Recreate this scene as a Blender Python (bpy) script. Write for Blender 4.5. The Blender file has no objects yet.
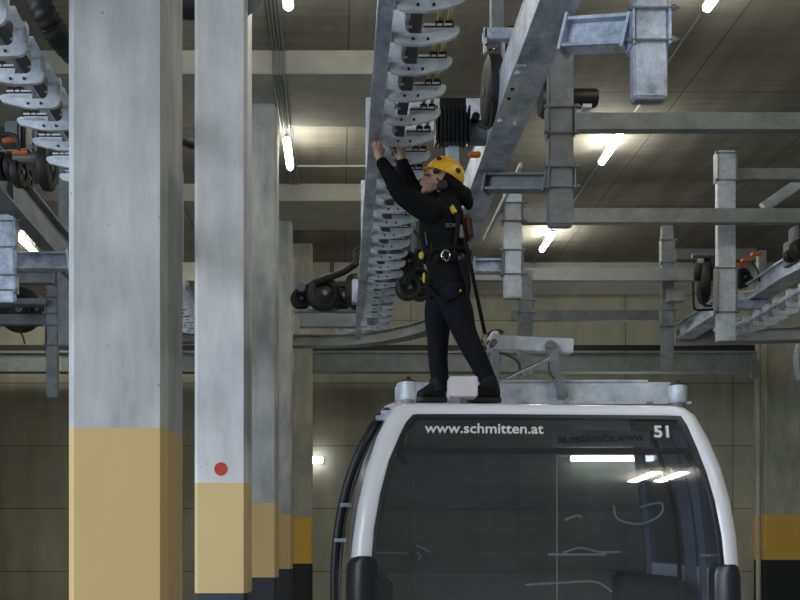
import bpy, bmesh, math, random
from mathutils import Vector, Matrix, Quaternion
random.seed(7)
S = bpy.context.scene
C = S.collection
F = 950.0; CX = 340.0; HY = 545.0; EZ = 1.45

def P(px, py, Y):
    """world point seen at pixel px,py at distance Y from the camera plane"""
    return Vector(((px-CX)*Y/F, Y, EZ+(HY-py)*Y/F))

# ------------------------------------------------------------------ materials
def nt(name):
    m = bpy.data.materials.new(name); m.use_nodes = True
    n = m.node_tree; b = n.nodes['Principled BSDF']
    return m, n, b
def L(n, a, b): n.links.new(a, b)
def ramp(n, fac, stops):
    r = n.nodes.new('ShaderNodeValToRGB'); e = r.color_ramp.elements
    while len(e) < len(stops): e.new(0.5)
    for i, (p, c) in enumerate(stops):
        e[i].position = p; e[i].color = (*c, 1)
    L(n, fac, r.inputs[0]); return r.outputs[0]
def coords(n, scale=(1,1,1)):
    t = n.nodes.new('ShaderNodeTexCoord'); mp = n.nodes.new('ShaderNodeMapping')
    mp.inputs['Scale'].default_value = scale
    g = n.nodes.new('ShaderNodeNewGeometry')
    L(n, g.outputs['Position'], mp.inputs[0]); return mp.outputs[0]
def noise(n, vec, scale, detail=5, rough=.6):
    t = n.nodes.new('ShaderNodeTexNoise'); t.inputs['Scale'].default_value = scale
    t.inputs['Detail'].default_value = detail; t.inputs['Roughness'].default_value = rough
    L(n, vec, t.inputs['Vector']); return t.outputs['Fac']
def mix(n, fac, a, b, mode='MIX'):
    m = n.nodes.new('ShaderNodeMix'); m.data_type = 'RGBA'; m.blend_type = mode
    for s, v in ((m.inputs[0], fac), (m.inputs[6], a), (m.inputs[7], b)):
        if isinstance(v, (int, float)): s.default_value = v
        elif isinstance(v, tuple): s.default_value = (*v, 1)
        else: L(n, v, s)
    return m.outputs[2]
def math_(n, op, a, b=0.0):
    m = n.nodes.new('ShaderNodeMath'); m.operation = op
    for s, v in ((m.inputs[0], a), (m.inputs[1], b)):
        if isinstance(v, (int, float)): s.default_value = v
        else: L(n, v, s)
    return m.outputs[0]
def bump(n, b, h, strength=.2, dist=.01):
    u = n.nodes.new('ShaderNodeBump'); u.inputs['Strength'].default_value = strength
    u.inputs['Distance'].default_value = dist; L(n, h, u.inputs['Height']); L(n, u.outputs[0], b.inputs['Normal'])

def plain(name, col, rough=.5, metal=0., var=.12, scale=30, spec=.5):
    m, n, b = nt(name); v = coords(n)
    f = noise(n, v, scale)
    c = ramp(n, f, [(.3, tuple(x*(1-var) for x in col)), (.7, tuple(min(1, x*(1+var)) for x in col))])
    L(n, c, b.inputs['Base Color']); b.inputs['Roughness'].default_value = rough
    b.inputs['Metallic'].default_value = metal; b.inputs['Specular IOR Level'].default_value = spec
    return m

def galv(name, lo, hi, metal=.55, rough=.42):
    m, n, b = nt(name); v = coords(n)
    f1 = noise(n, v, 3.2, 6, .65); f2 = noise(n, coords(n, (1, .3, 1)), 14, 4, .7)
    vo = n.nodes.new('ShaderNodeTexVoronoi'); vo.inputs['Scale'].default_value = 55; L(n, v, vo.inputs['Vector'])
    s = math_(n, 'ADD', math_(n, 'MULTIPLY', f1, .55), math_(n, 'MULTIPLY', f2, .35))
    s = math_(n, 'ADD', s, math_(n, 'MULTIPLY', vo.outputs['Distance'], .07))
    c = ramp(n, s, [(.33, lo), (.60, hi)])
    L(n, c, b.inputs['Base Color']); b.inputs['Metallic'].default_value = metal
    r = math_(n, 'ADD', math_(n, 'MULTIPLY', f2, .3), rough-.12); L(n, r, b.inputs['Roughness'])
    bump(n, b, s, .12, .004)
    return m

def band(n, z, a, b_):   # 1 between a and b_
    return math_(n, 'MULTIPLY', math_(n, 'GREATER_THAN', z, a), math_(n, 'LESS_THAN', z, b_))

def column_mat(name, conc_lo, conc_hi, yel, z1, z2, dark=(.028, .034, .045)):
    m, n, b = nt(name); v = coords(n, (1, 1, .22)); v1 = coords(n)
    f = noise(n, v, 5, 8, .65); f2 = noise(n, v1, 38, 4, .6); f3 = noise(n, v1, 1.3, 3)
    s = math_(n, 'ADD', math_(n, 'MULTIPLY', f, .6), math_(n, 'MULTIPLY', f3, .4))
    c = ramp(n, s, [(.38, conc_lo), (.62, conc_hi)])
    pits = n.nodes.new('ShaderNodeTexVoronoi'); pits.inputs['Scale'].default_value = 7; L(n, v1, pits.inputs['Vector'])
    pm = math_(n, 'LESS_THAN', pits.outputs['Distance'], .055)
    pm = math_(n, 'MULTIPLY', pm, math_(n, 'GREATER_THAN', f2, .45))
    c = mix(n, math_(n, 'MULTIPLY', pm, .6), c, tuple(x*.5 for x in conc_lo))
    sep = n.nodes.new('ShaderNodeSeparateXYZ'); g = n.nodes.new('ShaderNodeNewGeometry'); L(n, g.outputs['Position'], sep.inputs[0])
    z = math_(n, 'ADD', sep.outputs[2], math_(n, 'MULTIPLY', math_(n, 'SUBTRACT', f2, .5), .006))
    yc = mix(n, math_(n, 'MULTIPLY', f, .35), yel, tuple(x*.72 for x in yel))
    c = mix(n, band(n, z, z1, z2), c, yc)
    c = mix(n, math_(n, 'LESS_THAN', z, z1), c, dark)
    L(n, c, b.inputs['Base Color']); b.inputs['Roughness'].default_value = .75
    bump(n, b, math_(n, 'ADD', f, math_(n, 'MULTIPLY', f2, .4)), .25, .006)
    return m

def formwork(name, lo, hi, joint, sx, sy, axes, streak=(1, 1, .15), jw=.010, rough=.8, jstr=.75, board=None):
    """concrete with panel joints; axes picks two world axes for the panel grid"""
    m, n, b = nt(name); v = coords(n, streak); v1 = coords(n)
    f = noise(n, v, 2.6, 8, .6); f3 = noise(n, v1, .55, 3); f2 = noise(n, v1, 26, 4)
    s = math_(n, 'ADD', math_(n, 'MULTIPLY', f, .5), math_(n, 'MULTIPLY', f3, .4))
    s = math_(n, 'ADD', s, math_(n, 'MULTIPLY', f2, .1))
    c = ramp(n, s, [(.36, lo), (.64, hi)])
    sep = n.nodes.new('ShaderNodeSeparateXYZ'); g = n.nodes.new('ShaderNodeNewGeometry'); L(n, g.outputs['Position'], sep.inputs[0])
    def line(ax, size, off):
        t = math_(n, 'ADD', sep.outputs[ax], off)
        t = math_(n, 'FRACT', math_(n, 'DIVIDE', t, size))
        return math_(n, 'LESS_THAN', t, jw*2/size)
    j = math_(n, 'MAXIMUM', line(axes[0], sx, 50.3), line(axes[1], sy, 60.0))
    c = mix(n, math_(n, 'MULTIPLY', j, jstr), c, joint)
    L(n, c, b.inputs['Base Color']); b.inputs['Roughness'].default_value = rough
    if board:
        fb = noise(n, coords(n, board), 3.0, 6, .7)
        c2 = mix(n, math_(n, 'MULTIPLY', ramp(n, fb, [(.42, (0, 0, 0)), (.6, (1, 1, 1))]), .24), c, tuple(x*.55 for x in lo))
        L(n, c2, b.inputs['Base Color']); bump(n, b, fb, .5, .02)
    else: bump(n, b, f, .2, .01)
    return m

M = {}
M['galv'] = galv('galvanised_steel', (.15, .19, .26), (.66, .75, .92), .25)
M['galv_dark'] = galv('weathered_steel', (.11, .128, .145), (.25, .28, .31), .15, .5)
M['galv_pale'] = galv('pale_steel', (.34, .385, .45), (.70, .77, .86), .2, .45)
M['beam_grey'] = galv('grey_beam_steel', (.15, .172, .18), (.27, .30, .305), .15, .55)
M['black'] = plain('black_rubber', (.012, .013, .015), .6)
M['blackp'] = plain('black_plastic', (.016, .019, .026), .42)
M['motor'] = plain('motor_black', (.014, .015, .016), .45, .2)
M['motor_grey'] = plain('motor_grey', (.16, .18, .21), .45, .3)
M['cover'] = plain('grey_cover', (.07, .072, .075), .7)
M['belt'] = plain('yellow_belt', (.66, .62, .20), .6)
M['orange'] = plain('orange_plastic', (.62, .16, .03), .5)
M['white'] = plain('white_lacquer', (.74, .76, .83), .22, 0, .02, 3)
M['whitebox'] = plain('white_box', (.66, .62, .68), .5, 0, .03, 4)
M['jacket'] = plain('black_jacket', (.006, .0062, .0075), .9, spec=.2)
M['trouser'] = plain('navy_trousers', (.006, .0075, .013), .9, spec=.2)
M['webbing'] = plain('black_webbing', (.007, .007, .008), .8, spec=.2)
M['boot'] = plain('black_boot', (.008, .008, .009), .7, spec=.3)
M['skin'] = plain('skin', (.55, .33, .25), .55, 0, .08, 40)
M['hair'] = plain('dark_hair', (.03, .02, .014), .6)
M['helmet'] = plain('yellow_helmet', (.86, .46, .03), .38, 0, .03)
M['yellow'] = plain('yellow_webbing', (.62, .48, .05), .7)
M['green'] = plain('green_patch', (.12, .42, .22), .7)
M['redbrown'] = plain('dark_red_pouch', (.07, .02, .016), .7)
M['chrome'] = plain('chrome', (.6, .62, .65), .2, 1.)
M['text'] = plain('pale_lettering', (.62, .64, .68), .6, 0, .01)
M['textdark'] = plain('dark_lettering', (.012, .012, .013), .7, 0, .01)
M['red'] = plain('red_paint', (.52, .05, .02), .6)
M['interior'] = plain('cabin_lining', (.035, .037, .040), .6)
M['seat'] = plain('seat_fabric', (.03, .032, .04), .8)
M['pillar'] = plain('cabin_pillar', (.26, .27, .36), .4)
M['pipe'] = plain('grey_conduit', (.26, .28, .29), .45, .4)
M['bond'] = plain('beige_pipe', (.42, .36, .28), .5)
M['housing'] = plain('lamp_housing', (.45, .45, .42), .5)
CY = (.57, .42, .185)
M['column'] = column_mat('column_concrete', (.28, .30, .315), (.53, .55, .565), CY, .996, 2.036, (.026, .033, .045))
M['column_far'] = column_mat('column_concrete_olive', (.30, .31, .27), (.48, .49, .42), (.74, .47, .09), 1.05, 2.06, (.02, .022, .024))
M['column_lit'] = column_mat('column_concrete_lit', (.52, .54, .56), (.76, .78, .80), (.72, .56, .27), .996, 2.036, (.04, .05, .07))  # same concrete in paler tones: stronger daylight painted into the colour
M['column_right'] = column_mat('column_concrete_right', (.30, .31, .27), (.48, .49, .42), (.74, .47, .09), 1.10, 2.16, (.02, .022, .024))
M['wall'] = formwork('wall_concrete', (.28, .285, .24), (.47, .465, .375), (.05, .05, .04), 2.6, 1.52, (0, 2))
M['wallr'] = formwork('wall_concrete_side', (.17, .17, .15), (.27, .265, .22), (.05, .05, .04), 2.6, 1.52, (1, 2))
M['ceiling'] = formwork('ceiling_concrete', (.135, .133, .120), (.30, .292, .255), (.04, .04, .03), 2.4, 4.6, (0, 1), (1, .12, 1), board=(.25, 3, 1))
M['beam'] = formwork('concrete_beam', (.33, .34, .31), (.50, .50, .45), (.07, .07, .06), 3.65, 50, (0, 1), (1, 1, 1))
M['beamu'] = M['beam']
M['floor'] = formwork('floor_concrete', (.26, .26, .25), (.38, .38, .37), (.05, .05, .05), 4, 4, (0, 1), (1, 1, 1))

def emit(name, col, s):
    m, n, b = nt(name); b.inputs['Base Color'].default_value = (*col, 1)
    b.inputs['Emission Color'].default_value = (*col, 1); b.inputs['Emission Strength'].default_value = s
    return m
M['lamp'] = emit('lamp_glow', (1., .94, .80), 80)
M['lampcool'] = emit('lamp_glow_cool', (.95, .97, .95), 20)

def glass(name, tint, refl=.5, dust=0.):
    m, n, b = nt(name)
    n.nodes.remove(b); o = n.nodes['Material Output']
    t = n.nodes.new('ShaderNodeBsdfTransparent'); t.inputs[0].default_value = (*tint, 1)
    g = n.nodes.new('ShaderNodeBsdfGlossy'); g.inputs['Roughness'].default_value = .02
    g.inputs['Color'].default_value = (.9, .95, 1, 1)
    fr = n.nodes.new('ShaderNodeFresnel'); fr.inputs[0].default_value = 1.5
    mx = n.nodes.new('ShaderNodeMixShader')
    L(n, math_(n, 'MULTIPLY', fr.outputs[0], refl), mx.inputs[0]); L(n, t.outputs[0], mx.inputs[1]); L(n, g.outputs[0], mx.inputs[2])
    
    if dust:
        df = n.nodes.new('ShaderNodeBsdfDiffuse'); df.inputs[0].default_value = (.55, .60, .66, 1)
        m2 = n.nodes.new('ShaderNodeMixShader')
        f = noise(n, coords(n, (1, 1, 2.5)), 3.5, 4)
        L(n, math_(n, 'MULTIPLY', f, dust*2), m2.inputs[0]); L(n, mx.outputs[0], m2.inputs[1]); L(n, df.outputs[0], m2.inputs[2])
        L(n, m2.outputs[0], o.inputs[0]); return m
    L(n, mx.outputs[0], o.inputs[0]); return m
M['glass'] = glass('tinted_glass', (.46, .48, .51), 2.0, .028)
M['glass2'] = glass('rear_tinted_glass', (.62, .65, .68), .7)

# ------------------------------------------------------------------ mesh builder
class MB:
    def __init__(s): s.bm = bmesh.new()
    def _grid(s, rings, closed=True, caps=True):
        rv = [[s.bm.verts.new(p) for p in r] for r in rings]
        for a, b in zip(rv, rv[1:]):
            k = len(a)
            for i in range(k if closed else k-1):
                j = (i+1) % k
                s.bm.faces.new((a[i], a[j], b[j], b[i]))
        if caps and closed:
            s.bm.faces.new(list(reversed(rv[0]))); s.bm.faces.new(rv[-1])
        return s
    def box(s, a, b, bev=0.):
        a = Vector(a); b = Vector(b)
        lo = Vector([min(a[i], b[i]) for i in range(3)]); hi = Vector([max(a[i], b[i]) for i in range(3)])
        m = Matrix.LocRotScale((lo+hi)/2, None, hi-lo)
        r = bmesh.ops.create_cube(s.bm, size=1, matrix=m)
        if bev:
            es = list({e for v in r['verts'] for e in v.link_edges})
            bmesh.ops.bevel(s.bm, geom=es, offset=bev, segments=2, affect='EDGES', clamp_overlap=True)
        return s
    def bar(s, p, q, w, h, up=(0, 0, 1), bev=0.):
        p = Vector(p); q = Vector(q); d = (q-p); ln = d.length; d.normalize()
        u = Vector(up); x = d.cross(u)
        if x.length < 1e-4: x = d.cross(Vector((0, 1, 0)))
        x.normalize(); u = x.cross(d)
        R = Matrix((x, d, u)).transposed().to_4x4()
        m = Matrix.Translation((p+q)/2) @ R @ Matrix.Diagonal((w, ln, h, 1))
        r = bmesh.ops.create_cube(s.bm, size=1, matrix=m)
        if bev:
            es = list({e for v in r['verts'] for e in v.link_edges})
            bmesh.ops.bevel(s.bm, geom=es, offset=bev, segments=2, affect='EDGES', clamp_overlap=True)
        return s
    def ibeam(s, p, q, w, h, t=.02, up=(0, 0, 1)):
        p = Vector(p); q = Vector(q); d = (q-p).normalized(); x = d.cross(Vector(up)).normalized(); u = x.cross(d)
        prof = [(-w/2, -h/2), (w/2, -h/2), (w/2, -h/2+t), (t/2, -h/2+t), (t/2, h/2-t), (w/2, h/2-t), (w/2, h/2), (-w/2, h/2), (-w/2, h/2-t), (-t/2, h/2-t), (-t/2, -h/2+t), (-w/2, -h/2+t)]
        return s._grid([[c+x*a+u*b for a, b in prof] for c in (p, q)])
    def cyl(s, p, q, r, r2=None, n=20):
        p = Vector(p); q = Vector(q); r2 = r if r2 is None else r2
        d = (q-p).normalized(); x = d.orthogonal().normalized(); y = d.cross(x)
        return s._grid([[c+x*math.cos(2*math.pi*i/n)*k+y*math.sin(2*math.pi*i/n)*k for i in range(n)] for c, k in ((p, r), (q, r2))])
    def lathe(s, o, axis, prof, n=28):
        o = Vector(o); d = Vector(axis).normalized(); x = d.orthogonal().normalized(); y = d.cross(x)
        return s._grid([[o+d*t+x*math.cos(2*math.pi*i/n)*r+y*math.sin(2*math.pi*i/n)*r for i in range(n)] for t, r in prof])
    def tube(s, pts, r, n=10, steps=6, caps=True):
        pts = [Vector(p) for p in pts]
        rs = r if isinstance(r, (list, tuple)) else [r]*len(pts)
        P2, R2 = smooth(pts, rs, steps)
        rings = []; prev = None
        for i, c in enumerate(P2):
            d = (P2[min(i+1, len(P2)-1)]-P2[max(i-1, 0)]).normalized()
            if prev is None: x = d.orthogonal().normalized()
            else: x = (prev-d*prev.dot(d)).normalized()
            prev = x; y = d.cross(x)
            rings.append([c+x*math.cos(2*math.pi*k/n)*R2[i]+y*math.sin(2*math.pi*k/n)*R2[i] for k in range(n)])
        return s._grid(rings, True, caps)
    def loft(s, rings, n=24):
        """rings of (center, axis_x, axis_y) ellipses"""
        out = []
        for c, ax, ay in rings:
            c = Vector(c); ax = Vector(ax); ay = Vector(ay)
            out.append([c+ax*math.cos(2*math.pi*k/n)+ay*math.sin(2*math.pi*k/n) for k in range(n)])
        return s._grid(out)
    def ball(s, c, r, rot=None, seg=20):
        r = Vector(r) if not isinstance(r, (int, float)) else Vector((r, r, r))
        m = Matrix.Translation(Vector(c)) @ (rot.to_matrix().to_4x4() if rot else Matrix.Identity(4)) @ Matrix.Diagonal((*r, 1))
        bmesh.ops.create_uvsphere(s.bm, u_segments=seg, v_segments=seg*2//3, radius=1, matrix=m); return s
    def prism(s, poly, a, b, mp):
        """poly in 2D, extruded between a and b; mp(u,v,t)->vec"""
        r = [[Vector(mp(u, v, t)) for u, v in poly] for t in (a, b)]
        return s._grid(r)
    def add(s, f): f(s); return s
    def build(s, name, mat, parent=None, shade=True, ang=35, origin=None):
        bmesh.ops.recalc_face_normals(s.bm, faces=s.bm.faces)
        me = bpy.data.meshes.new(name)
        vs = [v.co for v in s.bm.verts]
        if origin is None and parent is None and vs:
            lo = Vector([min(v[i] for v in vs) for i in range(3)]); hi = Vector([max(v[i] for v in vs) for i in range(3)])
            origin = Vector(((lo.x+hi.x)/2, (lo.y+hi.y)/2, lo.z))
        if origin is None: origin = world_loc(parent) if parent else Vector()
        origin = Vector(origin)
        bmesh.ops.translate(s.bm, verts=s.bm.verts, vec=-origin)
        if shade:
            for f in s.bm.faces: f.smooth = True
            a = math.radians(ang)
            for e in s.bm.edges:
                e.smooth = len(e.link_faces) == 2 and e.calc_face_angle(0) < a
        s.bm.to_mesh(me); s.bm.free()
        me.materials.append(M[mat] if isinstance(mat, str) else mat)
        o = bpy.data.objects.new(name, me); C.objects.link(o)
        if parent: o.parent = parent; o.location = origin-world_loc(parent)
        else: o.location = origin
        return o

def smooth(pts, rs, steps):
    if steps <= 1 or len(pts) < 3: return pts, rs
    A, B = [], []
    for i in range(len(pts)-1):
        p0 = pts[max(i-1, 0)]; p1 = pts[i]; p2 = pts[i+1]; p3 = pts[min(i+2, len(pts)-1)]
        for k in range(steps):
            t = k/steps
            A.append(.5*((2*p1)+(p2-p0)*t+(2*p0-5*p1+4*p2-p3)*t*t+(3*p1-p0-3*p2+p3)*t**3)); B.append(rs[i]*(1-t)+rs[i+1]*t)
    A.append(pts[-1]); B.append(rs[-1]); return A, B
def world_loc(o):
    v = Vector()
    while o: v = v+o.location; o = o.parent
    return v
def tag(o, label, cat, group=None, kind=None):
    o['label'] = label; o['category'] = cat
    if group: o['group'] = group
    if kind: o['kind'] = kind
    return o
def thing(name, label, cat, loc, group=None):
    o = bpy.data.objects.new(name, None); C.objects.link(o); o.location = Vector(loc); o.empty_display_size = .1
    return tag(o, label, cat, group)
def struct(o): o['kind'] = 'structure'; return o
def copy_child(o, parent):
    c = o.copy(); C.objects.link(c); c.parent = parent
    for k in [x for x in C.objects if x.parent == o]: copy_child(k, c)
    return c
def copy_tree(o, loc, label):
    c = o.copy(); C.objects.link(c); c.location = Vector(loc); c['label'] = label
    for k in [x for x in C.objects if x.parent == o]: copy_child(k, c)
    return c
def text(name, s, size, mat, parent, origin, right, up, bold=0., depth=.002, space=1., width=None):
    cu = bpy.data.curves.new('t', 'FONT'); cu.body = s; cu.size = size; cu.extrude = depth/2; cu.offset = bold; cu.space_character = space
    cu.resolution_u = 4
    to = bpy.data.objects.new('t', cu); C.objects.link(to)
    dg = bpy.context.evaluated_depsgraph_get(); me = bpy.data.meshes.new_from_object(to.evaluated_get(dg))
    bpy.data.objects.remove(to); me.name = name
    right = Vector(right).normalized(); up = Vector(up).normalized(); nrm = right.cross(up)
    k = 1.
    if width:
        xs = [v.co.x for v in me.vertices]; k = width/(max(xs)-min(xs))
    o0 = Vector(origin)-world_loc(parent)
    for v in me.vertices: v.co = right*v.co.x*k+up*v.co.y*k+nrm*v.co.z
    me.materials.clear(); me.materials.append(M[mat]); me.update()
    o = bpy.data.objects.new(name, me); C.objects.link(o); o.parent = parent; o.location = o0
    return o

# ------------------------------------------------------------------ the hall
CH = EZ+6.49         # ceiling underside
X0, X1, Y0, Y1 = -10.5, 11.5, -15.0, 23.0
struct(MB().box((X0-.3, Y0, -.3), (X1+.3, Y1+.3, 0)).build('floor', 'floor'))
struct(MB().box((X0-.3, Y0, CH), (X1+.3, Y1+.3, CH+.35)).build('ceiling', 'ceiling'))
struct(MB().box((X0-.3, Y1, 0), (X1+.3, Y1+.3, CH)).build('wall_back', 'wall'))
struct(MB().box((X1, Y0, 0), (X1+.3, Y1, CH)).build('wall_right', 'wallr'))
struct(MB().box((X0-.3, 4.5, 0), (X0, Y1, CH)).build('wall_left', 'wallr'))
struct(MB().box((X0, Y1-1.2, CH-.42), (X1, Y1, CH-.004)).build('trim_1', 'beam'))      # ledge along the back wall
# thin projecting ledges on the back wall
zl = lambda py, Y: EZ+(HY-py)*Y/F
struct(MB().box((X0, 22.80, zl(254, 22.8)-.05), (X1, 22.999, zl(254, 22.8)+.04)).build('trim_2', 'beam_grey'))
struct(MB().box((X0, 22.80, zl(270, 22.8)-.06), (X1, 22.999, zl(270, 22.8)+.05)).build('trim_3', 'beam_grey'))

struct(MB().box((X0-.3, Y0-.3, 0), (X1+.3, Y0, CH)).build('wall_front', 'wall'))
def cbeam(y, d, xa, xb, label):
    o = MB().box((xa, y, CH-.31), (xb, y+d, CH-.001), .012).build('concrete_beam', 'beam')
    tag(o, label, 'beam', 'concrete ceiling beams on the left half')
cbeam(3.3, 1.5, -8.9, .62, 'wide concrete ceiling beam nearest the camera, overhead at left')
cbeam(7.85, 1.6, -8.9, .62, 'wide concrete ceiling beam over the second column from the left')
cbeam(12.45, 1.6, -8.9, .62, 'pale concrete ceiling beam crossed by four conduits, with a dark joint')
cbeam(17.05, 1.6, -8.9, .62, 'concrete ceiling beam farther back, below the hanging lamp')

# ------------------------------------------------------------------ columns
def column(xr, y, label, mat='column', w=.5, top=CH-.31, name='concrete_column', dot=False):
    b = MB(); ch = .035
    xl = xr-w
    poly = [(xl+ch, y), (xr-ch, y), (xr, y+ch), (xr, y+w-ch), (xr-ch, y+w), (xl+ch, y+w), (xl, y+w-ch), (xl, y+ch)]
    zs = [0, .92, 1.97, 3.2, top]
    b._grid([[Vector((u, v, z)) for u, v in poly] for z in zs])
    o = b.build(name, mat, ang=20)
    tag(o, label, 'column', 'concrete columns in the left row' if mat in ('column', 'column_lit') else 'concrete columns at the back')
    if dot:
        c = P(221, 469, y)
        d = MB().cyl((c.x, y-.002, c.z), (c.x, y+.001, c.z), .064, n=32).build('round_marker', 'red', o)
        d['label'] = 'red painted dot just above the yellow band'
    return o
column(-.865, 4.75, 'big concrete column nearest the camera with a yellow painted base')
column(-.874, 8.95, 'concrete column coloured paler as if better lit, with a small red dot above its yellow band', mat='column_lit', dot=True)
column(-.885, 13.3, 'grey concrete column just behind the red dotted one')
column(-.92, 18.1, 'narrow dark grey concrete column second from the back wall in the row', top=CH-.31)
column(-.60, 20.45, 'olive grey concrete column last in the row, against the back wall', mat='column_far', w=.42, top=CH-.001)
column(11.4, 22.4, 'wide concrete column at the right edge with yellow and black base', mat='column_right', w=1.38, top=CH-.43)

# ------------------------------------------------------------------ lamps and conduits
def lamp(cx, cy, cz, label, ln=1.05, axis=(0, 1, 0), mat='lamp', r=.055, drop=.1):
    t = thing('tube_lamp', label, 'lamp', (cx, cy, cz), 'tube lamps')
    a = Vector(axis).normalized(); c = Vector((cx, cy, cz))
    MB().lathe(c-a*ln/2, a, [(0, .001), (.005, r*.6), (.03, r), (ln-.03, r), (ln-.005, r*.6), (ln, .001)], 16).build('diffuser', mat, t)
    up = Vector((0, 0, 1))
    MB().bar(c-a*(ln/2+.03)+up*r*.95, c+a*(ln/2+.03)+up*r*.95, .045, .04).build('housing', 'housing', t)
    if drop:
        for s in (-1, 1):
            MB().cyl(c+a*s*ln*.35+up*.06, c+a*s*ln*.35+up*(drop), .01, n=8).build('suspension_rod', 'pipe', t)
    return t
XR = 4.27
ZR = CH-.24
lamp(XR, 10.55, ZR, 'ceiling tube lamp at the top right of the photo', drop=.239)
lamp(XR, 15.0, ZR, 'bright ceiling tube lamp below the long steel beam on the right', drop=.239)
lamp(XR, 19.6, ZR, 'ceiling tube lamp behind the steel hanger posts, near the back wall', drop=.239)
lamp(-5.2, 19.8, ZR, 'added unseen tube lamp brightening the back left, hidden by the nearest column', drop=.239)  # extra lamp added out of view to brighten the back wall and ceiling
lamp(XR, 6.3, ZR, 'ceiling tube lamp above the cabin, out of sight', drop=.239)
lamp(XR, 3.3, ZR, 'ceiling tube lamp over the front of the hall', drop=.239)
zl2 = CH-.32-.12
lamp(-.58, 10.2, CH-.42, 'ceiling tube lamp in front of the pale beam beside the conduits', drop=.419)
lamp(-.80, 14.75, CH-.42, 'hanging tube lamp at the end of the four conduits', drop=.419)
lamp(P(26, 244, 19.6).x, 19.6, P(26, 244, 19.6).z, 'tube lamp seen through the steelwork at the far left', ln=1.6, drop=CH-P(26, 244, 19.6).z-.001)
# lamps behind the camera, mirrored in the cabin glass
lamp(5.15, -3.2, ZR, 'ceiling tube lamp behind the camera on the right', ln=1.5, r=.09, drop=.239)
lamp(5.6, -3.2, ZR, 'second ceiling tube lamp behind the camera on the right', ln=1.5, r=.09, drop=.239)
# lamp on the back wall seen through the cabin glass
for (px, py, ln, lb) in ((316.5, 460, .32, 'short wall lamp on the back wall left of the cabin'),
                         (612, 458.5, 2.0, 'long wall lamp on the back wall seen through the cabin glass')):
    c = P(px, py, 22.85)
    t = thing('wall_lamp', lb, 'lamp', c, 'wall lamps on the back wall')
    MB().lathe(c-Vector((ln/2, 0, 0)), (1, 0, 0), [(0, .02), (.02, .07), (ln-.02, .07), (ln, .02)], 14).build('diffuser', 'lampcool', t)
    MB().box((c.x-ln/2, 22.9, c.z-.05), (c.x+ln/2, 23, c.z+.05)).build('housing', 'housing', t)

for i in range(4):
    x = -.875+.045*i
    pts = [(x-.02, 6., CH-.02), (x, 12.38, CH-.02)]
    b = MB().cyl((x, 9.5, CH-.03), (x, 12.42, CH-.03), .013, n=8)
    b.cyl((x, 12.42, CH-.03), (x, 12.42, CH-.335), .013, n=8)
    b.cyl((x, 12.42, CH-.335), (x, 14.08, CH-.335), .013, n=8)
    b.cyl((x, 14.08, CH-.335), (x, 14.08, CH-.03), .013, n=8).cyl((x, 14.08, CH-.03), (x, 17.03, CH-.03), .013, n=8)
    o = b.build('conduit', 'pipe')
    tag(o, ['thin metal conduit along the ceiling, leftmost of the four', 'thin metal conduit along the ceiling, second from the left',
            'thin metal conduit along the ceiling, third from the left', 'thin metal conduit along the ceiling, rightmost of the four'][i], 'conduit', 'ceiling conduits')
def rod(name, label, cat, p, q, r, mat='pipe'):
    tag(MB().cyl(p, q, r, n=10).build(name, mat), label, cat)
rod('drop_conduit', 'thin vertical conduit dropping beside the hanging lamp', 'conduit', P(295, 160, 18.9), P(294, 222, 18.9), .022)
rod('wall_pipe', 'beige vertical pipe along the left edge of the right column', 'pipe', (P(758.5, 345, 22.3).x, 22.3, 0), (P(758.5, 345, 22.3).x, 22.3, CH-.42), .055, 'bond')
rod('vertical_pipe', 'thin pale pipe rising between the two front columns', 'pipe', (P(182.5, 0, 10).x, 10, zl(262, 10)), (P(182.5, 0, 10).x, 10, zl(172, 10)), .012)

rod('lamp_conduit', 'thin conduit along the ceiling linking the right hand tube lamps', 'conduit', (4.40, 9.8, CH-.02), (4.40, 22.0, CH-.02), .018)
rod('ceiling_pipe', 'thin pale pipe crossing the ceiling behind the four conduits', 'pipe', (P(297, 0, 16.2).x, 16.2, zl(166, 16.2)), (P(372, 0, 16.2).x, 16.2, zl(166, 16.2)), .018, 'housing')
tag(MB().bar(P(763, 208, 15.2), P(815, 172, 15.2), .12, .17, bev=.01).build('diagonal_brace', 'galv_pale'), 'pale diagonal brace at the right edge above the long cross beam', 'brace')
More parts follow.
